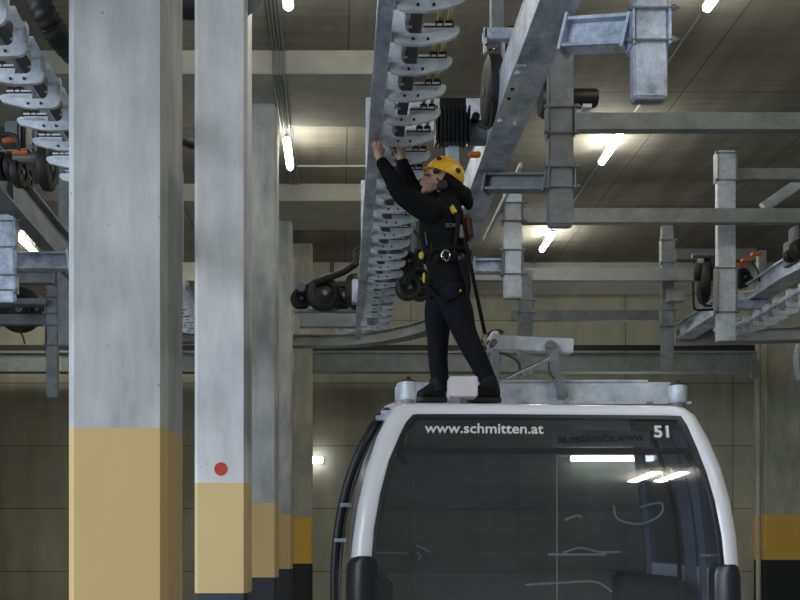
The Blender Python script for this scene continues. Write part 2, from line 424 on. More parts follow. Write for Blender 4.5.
# ------------------------------------------------------------------ conveyor rails with hooks
HB = EZ+2.70      # underside of hooks
def hook_poly(kind):
    if kind == 'round':
        o = [(.045, 0), (.018, .010), (.003, .036), (0, .07), (0, .19), (.010, .225), (.035, .243), (.075, .243), (.098, .228), (.098, .212), (.082, .208), (.072, .19), (.072, .095), (.080, .070), (.100, .057), (.168, .055), (.168, .098), (.325, .098), (.352, .098), (.366, .088), (.366, .066), (.345, .040), (.30, .022), (.22, .004), (.16, -.004)]
    else:
        o = [(.045, 0), (.018, .010), (.003, .036), (0, .07), (0, .150), (.058, .262), (.062, .275), (.100, .275), (.100, .215), (.135, .215), (.135, .2), (.085, .195), (.072, .17), (.072, .095), (.080, .070), (.100, .057), (.168, .055), (.200, .078), (.345, .085), (.366, .078), (.372, .060), (.350, .035), (.30, .022), (.22, .004), (.16, -.004)]
    return o
def conveyor(label, x, sgn, ys, kind, pitch, ya, yb, other):
    beam = (-.088, -.006, .02, .07) if kind == 'round' else (.22, .34, .20, .28)
    """straight run: hollow rail beam plus hooked brackets"""
    t = thing('conveyor_rail', label, 'conveyor', (x, ya, HB))
    xa = x+sgn*beam[0]; xb = x+sgn*beam[1]
    r = MB().box((xa, ya, HB+beam[2]), (xb, yb, HB+beam[3]), .006)
    r.build('rail_beam', 'galv', t)
    f = MB().box((x+sgn*.10, ya, HB+.135), (x+sgn*.165, yb, HB+.16)); f.build('cover_strip', 'cover', t)
    for k, off in enumerate((.262, .315)):
        MB().box((x+sgn*(off-.011), ya, HB+.150), (x+sgn*(off+.011), yb, HB+.162)).build('drive_belt', 'belt', t)
    tin = bpy.data.objects.new
    proto = None
    for i, y in enumerate(ys):
        if proto is None:
            base = Vector((x, y, HB))
            th = .026
            b = MB().prism([(u, v) for u, v in hook_poly(kind)], 0, th, lambda u, v, w: (x+sgn*u, y+w, HB+v))
            # return flange of the bent plate
            b.box((x+sgn*.0, y, HB+.07), (x+sgn*.018, y+(.12 if kind == 'round' else .05), HB+.19))
            b.box((x+sgn*.168, y, HB+.060), (x+sgn*.325, y+.07, HB+.096))
            h = b.build('hook_bracket', 'galv_pale', t, ang=30, origin=base)
            for u in (.115, .195):
                MB().cyl((x+sgn*u, y-.006, HB+.026), (x+sgn*u, y+.002, HB+.026), .0085, n=10).build('bolt', 'black', h)
            w = MB()
            for a, c in ((.172, .235), (.246, .272), (.282, .325)):
                w.box((x+sgn*a, y-.008, HB+.096), (x+sgn*c, y+.06, HB+.106))
            w.build('wear_pad', 'whitebox', h)
            s = MB().box((x+sgn*.17, y-.002, HB+.088), (x+sgn*.335, y+.055, HB+.0965)); s.build('rubber_pad', 'black', h)
            s = MB()
            for off in (.262, .315): s.cyl((x+sgn*(off-.022), y+.05, HB+.130), (x+sgn*(off+.022), y+.05, HB+.130), .020, n=14)
            s.build('belt_pulley', 'black', h)
            s = MB().cyl((x+sgn*.075, y+.08, HB+.15), (x+sgn*.115, y+.08, HB+.15), .02, n=8).box((x+sgn*.05, y+.05, HB+.13), (x+sgn*.085, y+.11, HB+.19), .006)
            s.build('clamp_bolt', 'galv_pale', h)
            proto = h
        else:
            c = copy_child(proto, t); c.location = proto.location+Vector((0, y-ys[0], 0))
            c.name = 'hook_bracket'
    return t
ysR = [4.47+.324*k for k in range(24)]
conveyor('long overhead conveyor rail with hooked brackets, the one being worked on', .278, 1, ysR, 'round', .324, 3.6, 12.6, 0)
ysL = [4.93+.312*k for k in range(24)]
conveyor('overhead conveyor rail with slanted hooked brackets at the far left', -1.732, -1, ysL, 'slant', .312, 3.6, 12.6, 0)

# hanger frame carrying the right rail: post + cross beam
def hanger_frame():
    Y = 9.5
    t = thing('steel_portal', 'pale steel portal with post beside the worker conveyor rail', 'steel frame', P(372, 325, Y))
    xa = P(366, 0, Y).x; xb = P(379, 0, Y).x
    MB().box((xa, Y, EZ+3.0), (xb, Y+.12, zl(97, Y)), .006).build('post', 'galv_pale', t)
    MB().box((xb, Y, zl(131, Y)), (P(500, 0, Y).x, Y+.16, zl(98, Y)), .006).build('cross_beam', 'galv_pale', t)
    MB().box((P(381, 0, Y+.6).x, Y+.05, zl(100, Y)), (P(388, 0, Y+.6).x, Y+.11, CH-.315 if False else CH-.001)).build('upper_rod', 'galv_dark', t)
hanger_frame()
def strip_post():
    Y = 11.5
    t = thing('strip_post', 'thin pale steel post behind the lower end of the hooked rail', 'post', P(364, 325, Y))
    MB().box((P(361, 0, Y).x, Y, zl(326, Y)), (P(367.5, 0, Y).x, Y+.08, zl(180, Y)), .004).build('post', 'galv_pale', t)
    for py in (209, 237, 273, 297):
        MB().cyl(P(365, py, Y-.02), P(371, py, Y-.02), .022, n=8).build('bolt', 'chrome', t)
strip_post()

# ------------------------------------------------------------------ big longitudinal beam
def main_beam():
    z0 = EZ+3.4; z1 = z0+.30
    xa, xb = 1.245, 1.505
    ya, yb = 4.6, 14.0
    t = thing('track_beam', 'big galvanised track beam running diagonally over the cabin', 'beam', ((xa+xb)/2, ya, z0))
    b = MB().ibeam(((xa+xb)/2, ya, z0+.15), ((xa+xb)/2, yb, z0+.15), xb-xa, .30, .026)
    b.box((xa+.004, ya, z0+.02), (xa+.03, yb, z1-.02)).build('beam', 'galv', t)
    # splice plate with bolts at about y 60..125 px
    for (y0, y1) in ((7.15, 7.25),):
        pass
    ys = [F*3.4/(HY-70), F*3.4/(HY-118)]
    MB().box((xa-.012, ys[0]-.08, z0-.014), (xa+.075, ys[1]+.12, z0)).build('splice_plate', 'galv_pale', t)
    MB().box((xa-.012, ys[1]-.06, z0-.016), (xb-.06, ys[1]+.12, z0+.0)).build('splice_plate', 'galv_pale', t)
    for y in ys: 
        MB().cyl((xa+.035, y, z0-.04), (xa+.035, y, z0), .03, n=8).build('bolt', 'galv', t)
    for y in (ys[0]+.25, ys[0]+.40): MB().cyl((xa+.035, y, z0-.022), (xa+.035, y, z0), .016, n=8).build('bolt', 'black', t)
    MB().cyl((xb-.1, ys[1]+.04, z0-.045), (xb-.1, ys[1]+.04, z0), .026, n=8).build('bolt', 'galv', t)
main_beam()
# slender side rail under it
tag(MB().bar(P(521, 165, 9.2), P(484, 240, 11.3), .03, .05).build('side_rail', 'galv_pale'), 'slender pale rail alongside the far end of the big track beam', 'rail')

# ------------------------------------------------------------------ hanger posts
def post(pxa, pxb, pyt, pyb, Y, clamps, label, mat='galv', rod_to=True, grp='steel hanger posts', depth=None, top=None):
    xa, xb = P(pxa, 0, Y).x, P(pxb, 0, Y).x; d = depth or (xb-xa)*.45
    zt, zb = (zl(pyt, Y) if top is None else top), zl(pyb, Y)
    t = thing('hanger_post', label, 'post', ((xa+xb)/2, Y+d/2, zb), grp)
    b = MB().box((xa, Y, zb+.004), (xb, Y+d, zt), .012); b.build('post', mat, t)
    MB().box((xa+.012, Y+.012, zb-.004), (xb-.012, Y+d-.012, zb+.006)).build('end_cap', 'galv_dark', t)
    for (ca, cb) in clamps:
        z1, z0 = zl(ca, Y), zl(cb, Y)
        for s, x in ((-1, xa), (1, xb)):
            MB().box((x-.014 if s < 0 else x, Y-.02, z0-.02), (x if s < 0 else x+.014, Y+d+.02, z1+.02)).build('clamp_plate', 'galv_dark' if mat != 'galv' else 'galv', t)
        for z in (z0, z1):
            k = MB().cyl((xa-.05, Y-.016, z), (xb+.06, Y-.016, z), .008, n=8)
            for x in (xa-.028, xb+.028): k.cyl((x-.012, Y-.016, z), (x+.012, Y-.016, z), .02, n=6)
            k.build('clamp_rod', 'galv_dark', t)
    return t
def arm(pxa, pya0, pya1, pxb, pyb0, pyb1, Ya, Yb, label, mat='galv', w=.14):
    """sideways I beam arm"""
    a = (P(pxa, pya0, Ya)+P(pxa, pya1, Ya))/2; b = (P(pxb, pyb0, Yb)+P(pxb, pyb1, Yb))/2
    h = (pya1-pya0)*Ya/F
    o = MB().ibeam(a, b, w, h, .02)
    d = (b-a).normalized()
    for e, s in ((a, 1), (b, -1)):
        o.bar(e, e+d*s*.02, w*1.2, h*1.25)
    return tag(o.build('bracket_arm', mat), label, 'bracket', 'steel bracket arms')
post(634, 668, -40, 98, 5.75, [(9, 41)], 'nearest blue grey hanger post at the top, right of the big beam', top=CH-.001)
arm(566, 22, 50, 631.5, 19, 46, 6.1, 5.85, 'steel arm joining the big beam to the nearest hanger post')
post(549, 574, 0, 225, 8.3, [(107, 133), (167, 187)], 'tall hanger post with two clamps right of the big track beam', mat='galv_dark', top=CH-.001)
arm(486, 175, 191, 548, 175, 191, 8.75, 8.45, 'steel arm from the big beam to the tall clamped post', mat='galv_dark')
post(504, 522, 176, 298, 10.25, [(203, 221), (250, 274)], 'hanger post below the arm, behind the worker harness', mat='galv_pale', top=EZ+3.96)
arm(473, 260, 273, 503, 260, 273, 10.35, 10.35, 'short blue grey arm at the back of the worker')
post(718, 736, 150, 341, 13.75, [(153, 180), (268, 312)], 'long hanger post at the right with clamps at top and bottom', mat='galv_pale', top=zl(150, 13.75))
post(662, 674, 225, 371, 16.75, [(240, 262), (310, 326)], 'dark slim hanger post in front of the back wall, right of middle', mat='galv_dark')
post(519, 533, 270, 375, 15.2, [(300, 312)], 'dark post with its foot behind the cabin linkage', mat='galv_dark')
post(-6, 14, 214, 302, 10.2, [(221, 247), (275, 290)], 'blue grey hanger post at the left edge of the photo')
post(46, 58, 285, 397, 13.2, [(297, 313), (325, 345)], 'dark hanger post left of the nearest column', mat='galv_dark')
post(58, 72, 130, 345, 12.2, [], 'slim steel post half hidden behind the nearest column', mat='galv_dark')
arm(13, 253, 270, 68, 253, 270, 10.6, 10.8, 'blue grey arm from the left edge post to the column')
arm(13, 271, 284, 56, 271, 284, 12.4, 12.4, 'grey arm below the blue grey one at far left', mat='galv_dark')
# diagonal beam at far left
dd = MB().ibeam(P(-30, 140, 9.0), P(78, 268, 12.3), .16, .42, .022)
tag(dd.build('track_beam', 'galv_dark'), 'dark steel track beam slanting across the far left', 'beam')
# plate near left top of diagonal
tag(MB().box(P(9, 160, 9.9), P(15, 205, 9.95)).build('splice_plate', 'galv_dark'), 'perforated dark plate standing on the slanting left beam', 'plate')

def cross(pxa, pxb, py0, py1, Y, label, mat='beam_grey', right=True, name='cross_beam', d=.07):
    xb = X1-.001 if right else P(pxb, 0, Y).x
    o = MB().box((P(pxa, 0, Y).x, Y, zl(py1, Y)), (xb, Y+d, zl(py0, Y)), .008)
    o.box((P(pxa, 0, Y).x, Y-.03, zl(py1, Y)-.012), (xb, Y+d+.03, zl(py1, Y)+.004))
    tag(o.build(name, mat), label, 'beam', 'horizontal steel cross beams')
cross(560, 800, 112, 129, 10.5, 'long grey steel cross beam nearest, high on the right')
cross(521, 800, 208, 222, 13.4, 'long grey steel cross beam in front of the long hanger post')
cross(470, 722, 268, 280, 16.5, 'grey steel cross beam level with the worker waist', right=False)
cross(512, 664, 310, 320, 19.3, 'dim grey steel cross beam lowest above the back wall rail', 'galv_dark', right=False)
cross(734, 800, 168, 179, 13.9, 'short steel cross beam leaving the top of the long post to the right')
cross(-200, 57, 314, 324, 13.6, 'grey steel cross beam left of the nearest column', 'galv_dark', right=False)
cross(300, 362, 313, 326, 12.9, 'dark steel cross beam under the drive machine behind the columns', 'galv_dark', right=False)
cross(676, 757, 247, 259, 20.8, 'pale steel cross beam far back at the right', 'beam_grey', right=False)
# back wall rail with black gap over it
Yr = 21.0
b = MB().box((X0+.01, Yr, zl(371, Yr)), (P(757, 0, Yr).x, Yr+.25, zl(352, Yr)), .01)
b.box((X0+.01, Yr-.05, zl(371, Yr)-.02), (P(757, 0, Yr).x, Yr+.25, zl(371, Yr)+.03))
b.box((X0+.01, Yr-.05, zl(352, Yr)-.03), (P(757, 0, Yr).x, Yr+.25, zl(352, Yr)+.02))
tag(b.build('guide_rail', 'beam_grey'), 'long grey guide rail along the whole back wall', 'rail')
tag(MB().box((X0+.01, Yr+.1, zl(351, Yr)), (P(757, 0, Yr).x, Yr+1.2, zl(344, Yr))).build('cable_duct', 'black'), 'black duct lying on the long guide rail', 'duct')

# curved rails at the far end
def curved(pts, w, h, label, mat='galv_dark', name='curved_rail', flange=.03):
    pts = [Vector(p) for p in pts]; A, _ = smooth(pts, [1]*len(pts), 8)
    b = MB()
    def sweep(w, z0, z1, off=0):
        rings = []
        for i, c in enumerate(A):
            d = (A[min(i+1, len(A)-1)]-A[max(i-1, 0)]); d.z = 0; d.normalize(); x = Vector((-d.y, d.x, 0))
            rings.append([c+x*(-w/2+off)+Vector((0, 0, z0)), c+x*(w/2+off)+Vector((0, 0, z0)), c+x*(w/2+off)+Vector((0, 0, z1)), c+x*(-w/2+off)+Vector((0, 0, z1))])
        b._grid(rings)
    sweep(w, 0, h); sweep(w+.12, -.02, flange*.6); sweep(w+.12, h-flange*.5, h+.01)
    return tag(b.build(name, mat), label, 'rail', 'curved cabin track rails')
curved([P(292, 346, 19.6), P(330, 346, 19.4), P(365, 344.5, 19.1), P(400, 339, 18.6), P(428, 332, 18.0), P(450, 322, 17.2)], .2, .20, 'curved grey rail sweeping behind the worker legs', 'beam_grey')
curved([P(150, 343, 20.2), P(185, 342, 20), P(215, 343, 20), P(292, 346, 19.6)], .2, .16, 'curved grey rail glimpsed between the two front columns')
curved([P(675, 343, 17.6), P(720, 342, 17.4), P(770, 341, 17.0), P(830, 339, 16.4)], .25, .20, 'curved grey rail at the right edge over the far column', 'beam_grey')
curved([P(800+40, 252, 13.4), P(795, 275, 14.0), P(760, 297, 15.0), P(725, 313, 16.0), P(685, 338, 17.3)], .2, .25, 'rising curved rail at the right edge behind the long post', 'galv')

# toothed hook rail at right far
def far_hooks(pts, n, label, s=1., flip=1):
    pts = [Vector(p) for p in pts]; A, _ = smooth(pts, [1]*len(pts), 12)
    t = thing('conveyor_rail', label, 'conveyor', A[0])
    MB().tube(pts, .04, 6, 6).build('rail_beam', 'galv', t)
    proto = None
    for k in range(n):
        c = A[int(k*(len(A)-1)/max(1, n-1))]
        if proto is None:
            b = MB().prism([(u*s, v*s) for u, v in hook_poly('round')], 0, .03, lambda u, v, w: (c.x+flip*u, c.y+w-.06, c.z+v-.12))
            proto = b.build('hook_bracket', 'galv_pale', t, origin=c)
        else:
            q = copy_child(proto, t); q.location = c-A[0]
    return t
far_hooks([P(806, 287, 12.5), P(780, 302, 13.1), P(755, 317, 13.8), P(735, 326, 14.3), P(715, 330, 14.8)], 10, 'small hooked conveyor curving away at the right edge')
far_hooks([P(360, 322, 12.6), P(352, 322, 13.2), P(335, 326, 13.6)], 4, 'hooked conveyor bend ending behind the hanging post', .7)
far_hooks([P(186, 283, 12.4), P(190, 295, 12.9), P(192, 306, 13.4), P(190, 316, 13.9), P(184, 326, 14.3)], 7, 'hooked conveyor bend between the two front columns', 1., -1)

# ------------------------------------------------------------------ drive machines
def tyre(parent, c, r, w, axis=(1, 0, 0)):
    c = Vector(c); a = Vector(axis).normalized(); k = w/2
    b = MB().lathe(c-a*k, a, [(0, r*.62), (0, r*.85), (w*.12, r*.97), (w*.25, r), (w*.75, r), (w*.88, r*.97), (w, r*.85), (w, r*.62), (w*.8, r*.55), (w*.2, r*.55)], 32)
    o = b.build('tyre', 'black', parent)
    MB().lathe(c-a*k*.7, a, [(0, .02), (0, r*.3), (w*.1, r*.56), (w*.6, r*.56), (w*.7, r*.3), (w*.7, .02)], 24).build('rim', 'motor', parent)
    MB().lathe(c-a*k*1.15, a, [(0, .01), (0, r*.16), (w*1.15, r*.16), (w*1.15, .01)], 14).build('hub', 'motor_grey', parent)
    return o
# finned motor next to hooks
def motor_unit():
    Y = 8.0
    t = thing('drive_motor', 'black finned drive motor hanging between hooked rail and big beam', 'motor', P(452, 140, Y))
    c0, c1 = P(436, 122, Y+.16), P(470, 122, Y+.16)
    b = MB().box(P(438, 141, Y+.02), P(468, 109, Y+.02)+Vector((0, .14, 0)), .02); b.build('housing', 'motor', t)
    f = MB()
    for i in range(9):
        x = 436+i*(33/8)
        f.box(P(x, 141, Y), P(x+1.6, 105, Y)+Vector((0, .16, 0)))
    f.build('cooling_fins', 'motor', t)
    g = MB().lathe(P(468, 133, Y+.16), (1, 0, 0), [(0, .10), (.03, .105), (.16, .105), (.19, .08)], 24); g.build('gearbox', 'motor_grey', t)
    MB().lathe(P(476, 116, Y+.02), (0, 1, 0), [(0, .035), (.2, .035)], 14).build('shaft', 'motor', t)
    MB().box(P(440, 108, Y+.1), P(466, 98, Y+.1)+Vector((0, .05, 0))).build('mount', 'motor', t)
    MB().box(P(446, 168, Y+.1), P(461, 140, Y+.1)+Vector((0, .06, 0)), .02).build('lower_bracket', 'galv_pale', t)
motor_unit()
tag(MB().box(P(469, 156, 8.), P(481, 151, 8.)+Vector((0, .05, 0)), .008).build('signal_reflector', 'orange'), 'small orange block under the gearbox behind the yellow helmet', 'block')
def wheel_unit():
    Y = 7.5
    t = thing('wheel_assembly', 'black rubber drive wheel seen edge on beside the big beam', 'wheel', P(491, 125, Y))
    tyre(t, P(492, 91, Y+.2), .27, .125)
    MB().box(P(484, 38, Y), P(530, 27, Y)+Vector((0, .10, 0)), .008).build('mounting_plate', 'galv', t)
    MB().box(P(484, 52, Y), P(487, 27, Y)+Vector((0, .05, 0))).build('side_plate', 'galv', t)
    MB().box(P(503, 82, Y+.05), P(506, 38, Y)+Vector((0, .08, 0))).build('guide_bar', 'galv_pale', t)
    MB().box(P(511, 82, Y+.05), P(513, 38, Y)+Vector((0, .08, 0))).build('guide_bar', 'galv_pale', t)
    b = MB()
    for i in range(5): b.lathe(P(487+i*3, 45+2*(i % 2), Y), (0, 1, 0), [(0, .014), (.03, .014)], 8)
    b.build('bolt', 'chrome', t)
    MB().box(P(506, 58, Y+.15), P(527, 41, Y+.4), .02).build('gearbox', 'motor', t)
    MB().tube([P(476, 124, Y), P(489, 128, Y-.02), P(492, 105, Y-.05), P(489, 98, Y)], .008, 6).build('cable', 'black', t)
    MB().box((P(491, 0, Y).x+.02, Y+.1, zl(27, Y)), (P(506, 0, Y).x, Y+.2, CH-.001)).build('support', 'galv_dark', t)
wheel_unit()
def round_motor():
    t = thing('drive_motor', 'black round motor poking out right of the tall clamped post', 'motor', P(586, 108, 8.9))
    MB().lathe(P(570, 98.5, 8.9), (1, 0, 0), [(0, .07), (.02, .088), (.22, .088), (.25, .08), (.262, .05)], 24).build('housing', 'motor', t)
    MB().box(P(583, 107, 8.85), P(589, 103, 8.95)).build('label_plate', 'whitebox', t)
    MB().lathe(P(540, 98.5, 8.9), (1, 0, 0), [(0, .15), (.04, .18), (.12, .18), (.28, .1)], 24).build('gearbox', 'motor', t)
round_motor()

def tyre_bank(label, wheels, extra, loc, mat='motor'):
    t = thing('drive_machine', label, 'machine', loc, None)
    for (px, py, Y, r, w, ax) in wheels: tyre(t, P(px, py, Y), r, w, ax)
    for k, fn in enumerate(extra): fn(t)
    return t
def bx(nm, x0, y0, x1, y1, Y, d, m='motor', bev=.01):
    return lambda t: MB().box(P(x0, y1, Y), P(x1, y0, Y)+Vector((0, d, 0)), bev).build(nm, m, t)
def tb(nm, pts, r, m='motor'):
    return lambda t: MB().tube([P(*p) for p in pts], r, 8).build(nm, m, t)
def cy(nm, p, q, r, m='motor'):
    return lambda t: MB().cyl(P(*p), P(*q), r).build(nm, m, t)
# machine between columns and hanging post (290-360, 255-315)
tyre_bank('cluster of black drive tyres behind the thin hanging post',
          [(323, 294, 13.2, .24, .14, (.35, -1, 0)), (301, 299, 13.4, .15, .12, (.2, -1, 0)), (341, 296, 13.6, .2, .14, (.6, -1, 0)), (356, 292, 13.2, .25, .14, (1, -.5, 0))],
          [tb('swing_arm', [(300, 292, 13.2), (322, 280, 13.1), (343, 272, 13.1), (358, 262, 13.1)], .05), tb('hose', [(355, 265, 13.), (355, 252, 13), (360, 248, 13.), (366, 254, 13)], .022, 'black'),
           bx('junction_box', 352, 279, 359, 302, 12.8, .15, 'galv'), bx('base_frame', 294, 309, 360, 312, 13.3, .1, 'galv_dark'),
           cy('bearing', (301, 287, 13.1), (301, 287, 13.3), .06, 'motor_grey'), bx('support', 330, 262, 334, 276, 13.4, .1)], P(323, 312, 13.2))
tyre_bank('black drive tyres and gear directly behind the worker hips',
          [(408, 288, 9.6, .13, .1, (.3, -1, 0)), (419, 280, 9.7, .12, .1, (.3, -1, 0)), (408, 262, 9.5, .10, .1, (.2, -1, 0)), (420, 291, 9.9, .11, .1, (.2, -1, 0))],
          [tb('swing_arm', [(405, 285, 9.5), (412, 268, 9.5), (418, 250, 9.5)], .04), bx('gearbox', 404, 252, 424, 278, 9.7, .2), tb('hose', [(404, 262, 9.4), (402, 240, 9.4), (410, 228, 9.4), (420, 240, 9.4)], .016, 'black'),
           bx('support', 412, 200, 417, 255, 9.8, .08, 'galv_dark')], P(412, 300, 9.6))
# left top machine
tyre_bank('black tyres with orange guards hanging at the far left',
          [(46.5, 168, 9.0, .21, .11, (1, .05, 0)), (19, 172, 9.2, .15, .09, (1, -.1, 0)), (11, 168, 9.3, .13, .07, (1, -.1, 0)), (2, 166, 9.3, .14, .07, (1, 0, 0)), (27, 178, 9.6, .12, .07, (1, 0, 0))],
          [cy('axle', (14, 158, 9.1), (66, 158, 9.1), .05, 'motor_grey'), cy('guard', (3, 141, 8.9), (16, 140, 8.9), .024, 'orange'), cy('guard', (13, 153.5, 8.9), (27, 152.5, 8.9), .024, 'orange'),
           tb('cable', [(0, 151, 8.8), (16, 150, 8.8), (34, 147, 8.8)], .007, 'pipe'), bx('side_plate', 20.5, 117, 25.5, 148, 8.95, .15, 'black'), bx('plate_edge', 19.2, 117, 20.5, 148, 8.93, .15, 'chrome', 0), bx('plate_edge', 25.5, 122, 26.8, 147, 8.93, .15, 'chrome', 0),
           bx('gearbox', 4, 120, 19, 138, 9.0, .3, 'motor_grey', .02), tb('hose', [(19, 150, 8.8), (17, 138, 8.8), (8, 134, 8.8), (-2, 137, 8.8)], .02, 'black'), bx('support', 28, 120, 34, 150, 9.3, .1, 'motor_grey')], P(30, 190, 9.1))
tyre_bank('round black drive wheels below the left edge beams',
          [(20, 310, 14.3, .34, .16, (.1, -1, 0)), (2, 306, 14.3, .15, .12, (.1, -1, 0)), (38, 310, 14.3, .16, .12, (.1, -1, 0)), (45, 318, 14.1, .12, .1, (.1, -1, 0))],
          [bx('base_frame', -10, 298, 46, 304, 13.1, .2, 'galv_dark'), tb('cable', [(20, 330, 13), (23, 337, 13), (25, 344, 13)], .012, 'black')], P(20, 330, 13.0))
# right machine
tyre_bank('drive machine with black tyre left of the long right post',
          [(704, 283, 15.4, .33, .16, (1, -.25, 0)), (712, 268, 15.6, .25, .14, (1, -.2, 0)), (697, 272, 15.3, .14, .1, (1, -.3, 0))],
          [bx('gearbox', 704, 254, 718, 272, 15.5, .3, 'motor'), tb('cable', [(693, 282, 15.2), (694, 306, 15.2), (699, 310, 15.2), (718, 309, 15.2)], .02, 'black'),
           tb('cable', [(700, 286, 15.1), (702, 303, 15.1), (712, 306, 15.1)], .02, 'black'), bx('guard', 708, 281, 717, 284, 15.1, .1, 'orange', .005), cy('axle', (692, 256, 15.4), (719, 255, 15.4), .04, 'motor_grey')], P(706, 310, 15.3))
tyre_bank('drive machine with three orange guards right of the long post',
          [(742, 278, 15.2, .16, .14, (.5, -1, 0)), (747, 283, 15.6, .13, .12, (.5, -1, 0))],
          [bx('guard', 736, 263, 744, 265.5, 14.8, .1, 'orange', .004), bx('guard', 743, 258, 753, 260.5, 14.6, .1, 'orange', .004), bx('guard', 753, 251.5, 763, 254.5, 14.4, .1, 'orange', .004),
           tb('cable', [(736, 291, 15), (746, 292, 15), (758, 290, 15)], .018, 'belt'), bx('upright', 759, 250, 767, 300, 15.6, .12, 'pipe'), bx('base_frame', 736, 300, 770, 308, 15.0, .2, 'galv'),
           tb('hose', [(752, 262, 14.8), (757, 270, 14.8), (760, 282, 14.8)], .015, 'black')], P(745, 308, 15.2))
tyre_bank('dark machine part cut by the right edge of the photo',
          [(800, 249, 13.0, .14, .16, (.2, -1, 0)), (790, 256, 13.2, .09, .1, (.2, -1, 0))],
          [bx('gearbox', 793, 237, 800, 262, 13.2, .3, 'galv_dark'), bx('upright', 795, 225, 799, 237, 13.2, .2, 'galv_dark')], P(797, 262, 13.0))
tag(MB().tube([P(800, 345, 12.4), P(798, 352, 12.4), P(797, 366, 12.4), P(800, 380, 12.4)], .05, 8).build('cable_clamp', 'galv_dark'), 'small dark clamp at the right edge in front of the far column', 'clamp')
# wall bracket under corner of guide rail
tag(MB().box(P(752, 378, 20.9), P(757, 360, 20.98)).build('rail_bracket', 'galv_dark'), 'dark bracket at the right end of the long guide rail', 'bracket')
# junction box on slim post
tag(MB().box(P(668, 301, 16.6), P(682, 290, 16.745), .01).build('junction_box', 'beam_grey'), 'small grey box fixed on the slim dark hanger post', 'box')
# far motors on right cable pipe
tag(MB().box(P(595, 95, 11.9)-Vector((0, 0, 0)), P(596.5, 96, 12)).build('cable_clip', 'pipe'), 'tiny clip', 'clip') if False else None

# black corrugated hose top left
def hose():
    pts = [P(30, -40, 5.6), P(38, -2, 5.6), P(50, 22, 5.65), P(66, 45, 5.85), P(95, 75, 6.8), P(130, 105, 8.2), P(165, 131, 9.6), P(192, 144, 10.2), P(225, 152, 10.6)]
    A, R = smooth(pts, [.075]*4+[.07, .06, .05, .05, .045], 14)
    b = MB(); rings = []; prev = None
    b.tube(A, [r*(1+.06*math.sin(i*1.7)) for i, r in enumerate(R)], 16, 1)
    tag(b.build('corrugated_hose', 'black', ang=60), 'fat black corrugated hose drooping behind the nearest column', 'hose')
hose()
tag(MB().tube([P(150, -2, 9.9), P(188, 3, 9.9), P(215, 3, 9.9)], .16, 14, 8).build('black_duct', 'black'), 'black duct crossing at the top between the two front columns', 'duct')
# loudspeaker-like black bracket behind column two top
tag(MB().prism([(247.9, -5), (263, -5), (260, 8), (247.9, 16)], 9.0, 9.1, lambda u, v, w: P(u, v, w)).build('edge_bracket', 'motor_grey'), 'small dark triangular bracket at the top right of the dotted column', 'bracket')

# ------------------------------------------------------------------ gondola cabin
YF = 5.5
cab = thing('gondola_cabin', 'white framed gondola cabin numbered 51 with dark tinted window', 'gondola', (1.2, 6.5, .12))
def lean(py): return .24*((HY-py)/143.)**2 if py < HY else .10*((py-HY)/200.)**2
def FP(px, py, dy=0, grow=0.):
    Y = YF+lean(py)
    p = P(px, py, Y)
    c = Vector((1.2, Y, 1.3)); 
    return p+Vector((0, dy, 0))
outer = [(350, 600), (350.5, 570), (353, 540), (358, 505), (366, 470), (377, 437), (387, 416), (394, 406), (404, 402.5), (440, 402.5), (500, 403), (560, 403.5), (620, 404), (672, 404.5), (686, 406.5), (697, 414), (711, 438), (724, 468), (733, 500), (739, 535), (742, 570), (742.5, 600),
         (741, 660), (736, 715), (716, 745), (660, 760), (540, 762), (430, 760), (376, 745), (356, 715), (351, 660)]
inner = [(371, 600), (371.5, 560), (374, 528), (380, 494), (389, 460), (400, 434), (406, 422), (413, 414.5), (418, 414), (440, 414), (500, 414), (560, 414.5), (620, 415), (670, 415.5), (681, 416), (687, 425), (697, 448), (707, 474), (715, 502), (721, 534), (724, 562), (724, 600),
         (722, 640), (716, 665), (700, 672), (650, 674), (540, 675), (430, 674), (390, 670), (374, 655), (371, 630)]
n = len(outer)
lo = [(a[0]*.22+b[0]*.78, a[1]*.22+b[1]*.78) for a, b in zip(inner, outer)]
li = [(a[0]*.8+b[0]*.2, a[1]*.8+b[1]*.2) for a, b in zip(inner, outer)]
def loop(pts, dy): return [FP(x, y, dy) for x, y in pts]
frame = MB()
rings = [loop(outer, .16), loop(outer, .04), loop(lo, .0), loop(li, -.008), loop(inner, .004), loop(inner, .03), loop(li, .10), loop(outer, .16)]
frame._grid(rings, True, False)
bmesh.ops.remove_doubles(frame.bm, verts=frame.bm.verts, dist=.0005)
fo = frame.build('front_frame', 'white', cab, ang=60)
fo['label'] = 'glossy white front frame'
# black seal
seal = MB()
in2 = []
cx, cy_ = 547, 540
for x, y in inner:
    in2.append((x+(cx-x)*.022, y+(cy_-y)*.03))
seal._grid([loop(inner, .0), loop(in2, -.002), loop(in2, .02), loop(inner, .02), loop(inner, .0)], True, False)
seal.build('window_seal', 'blackp', cab, ang=60)
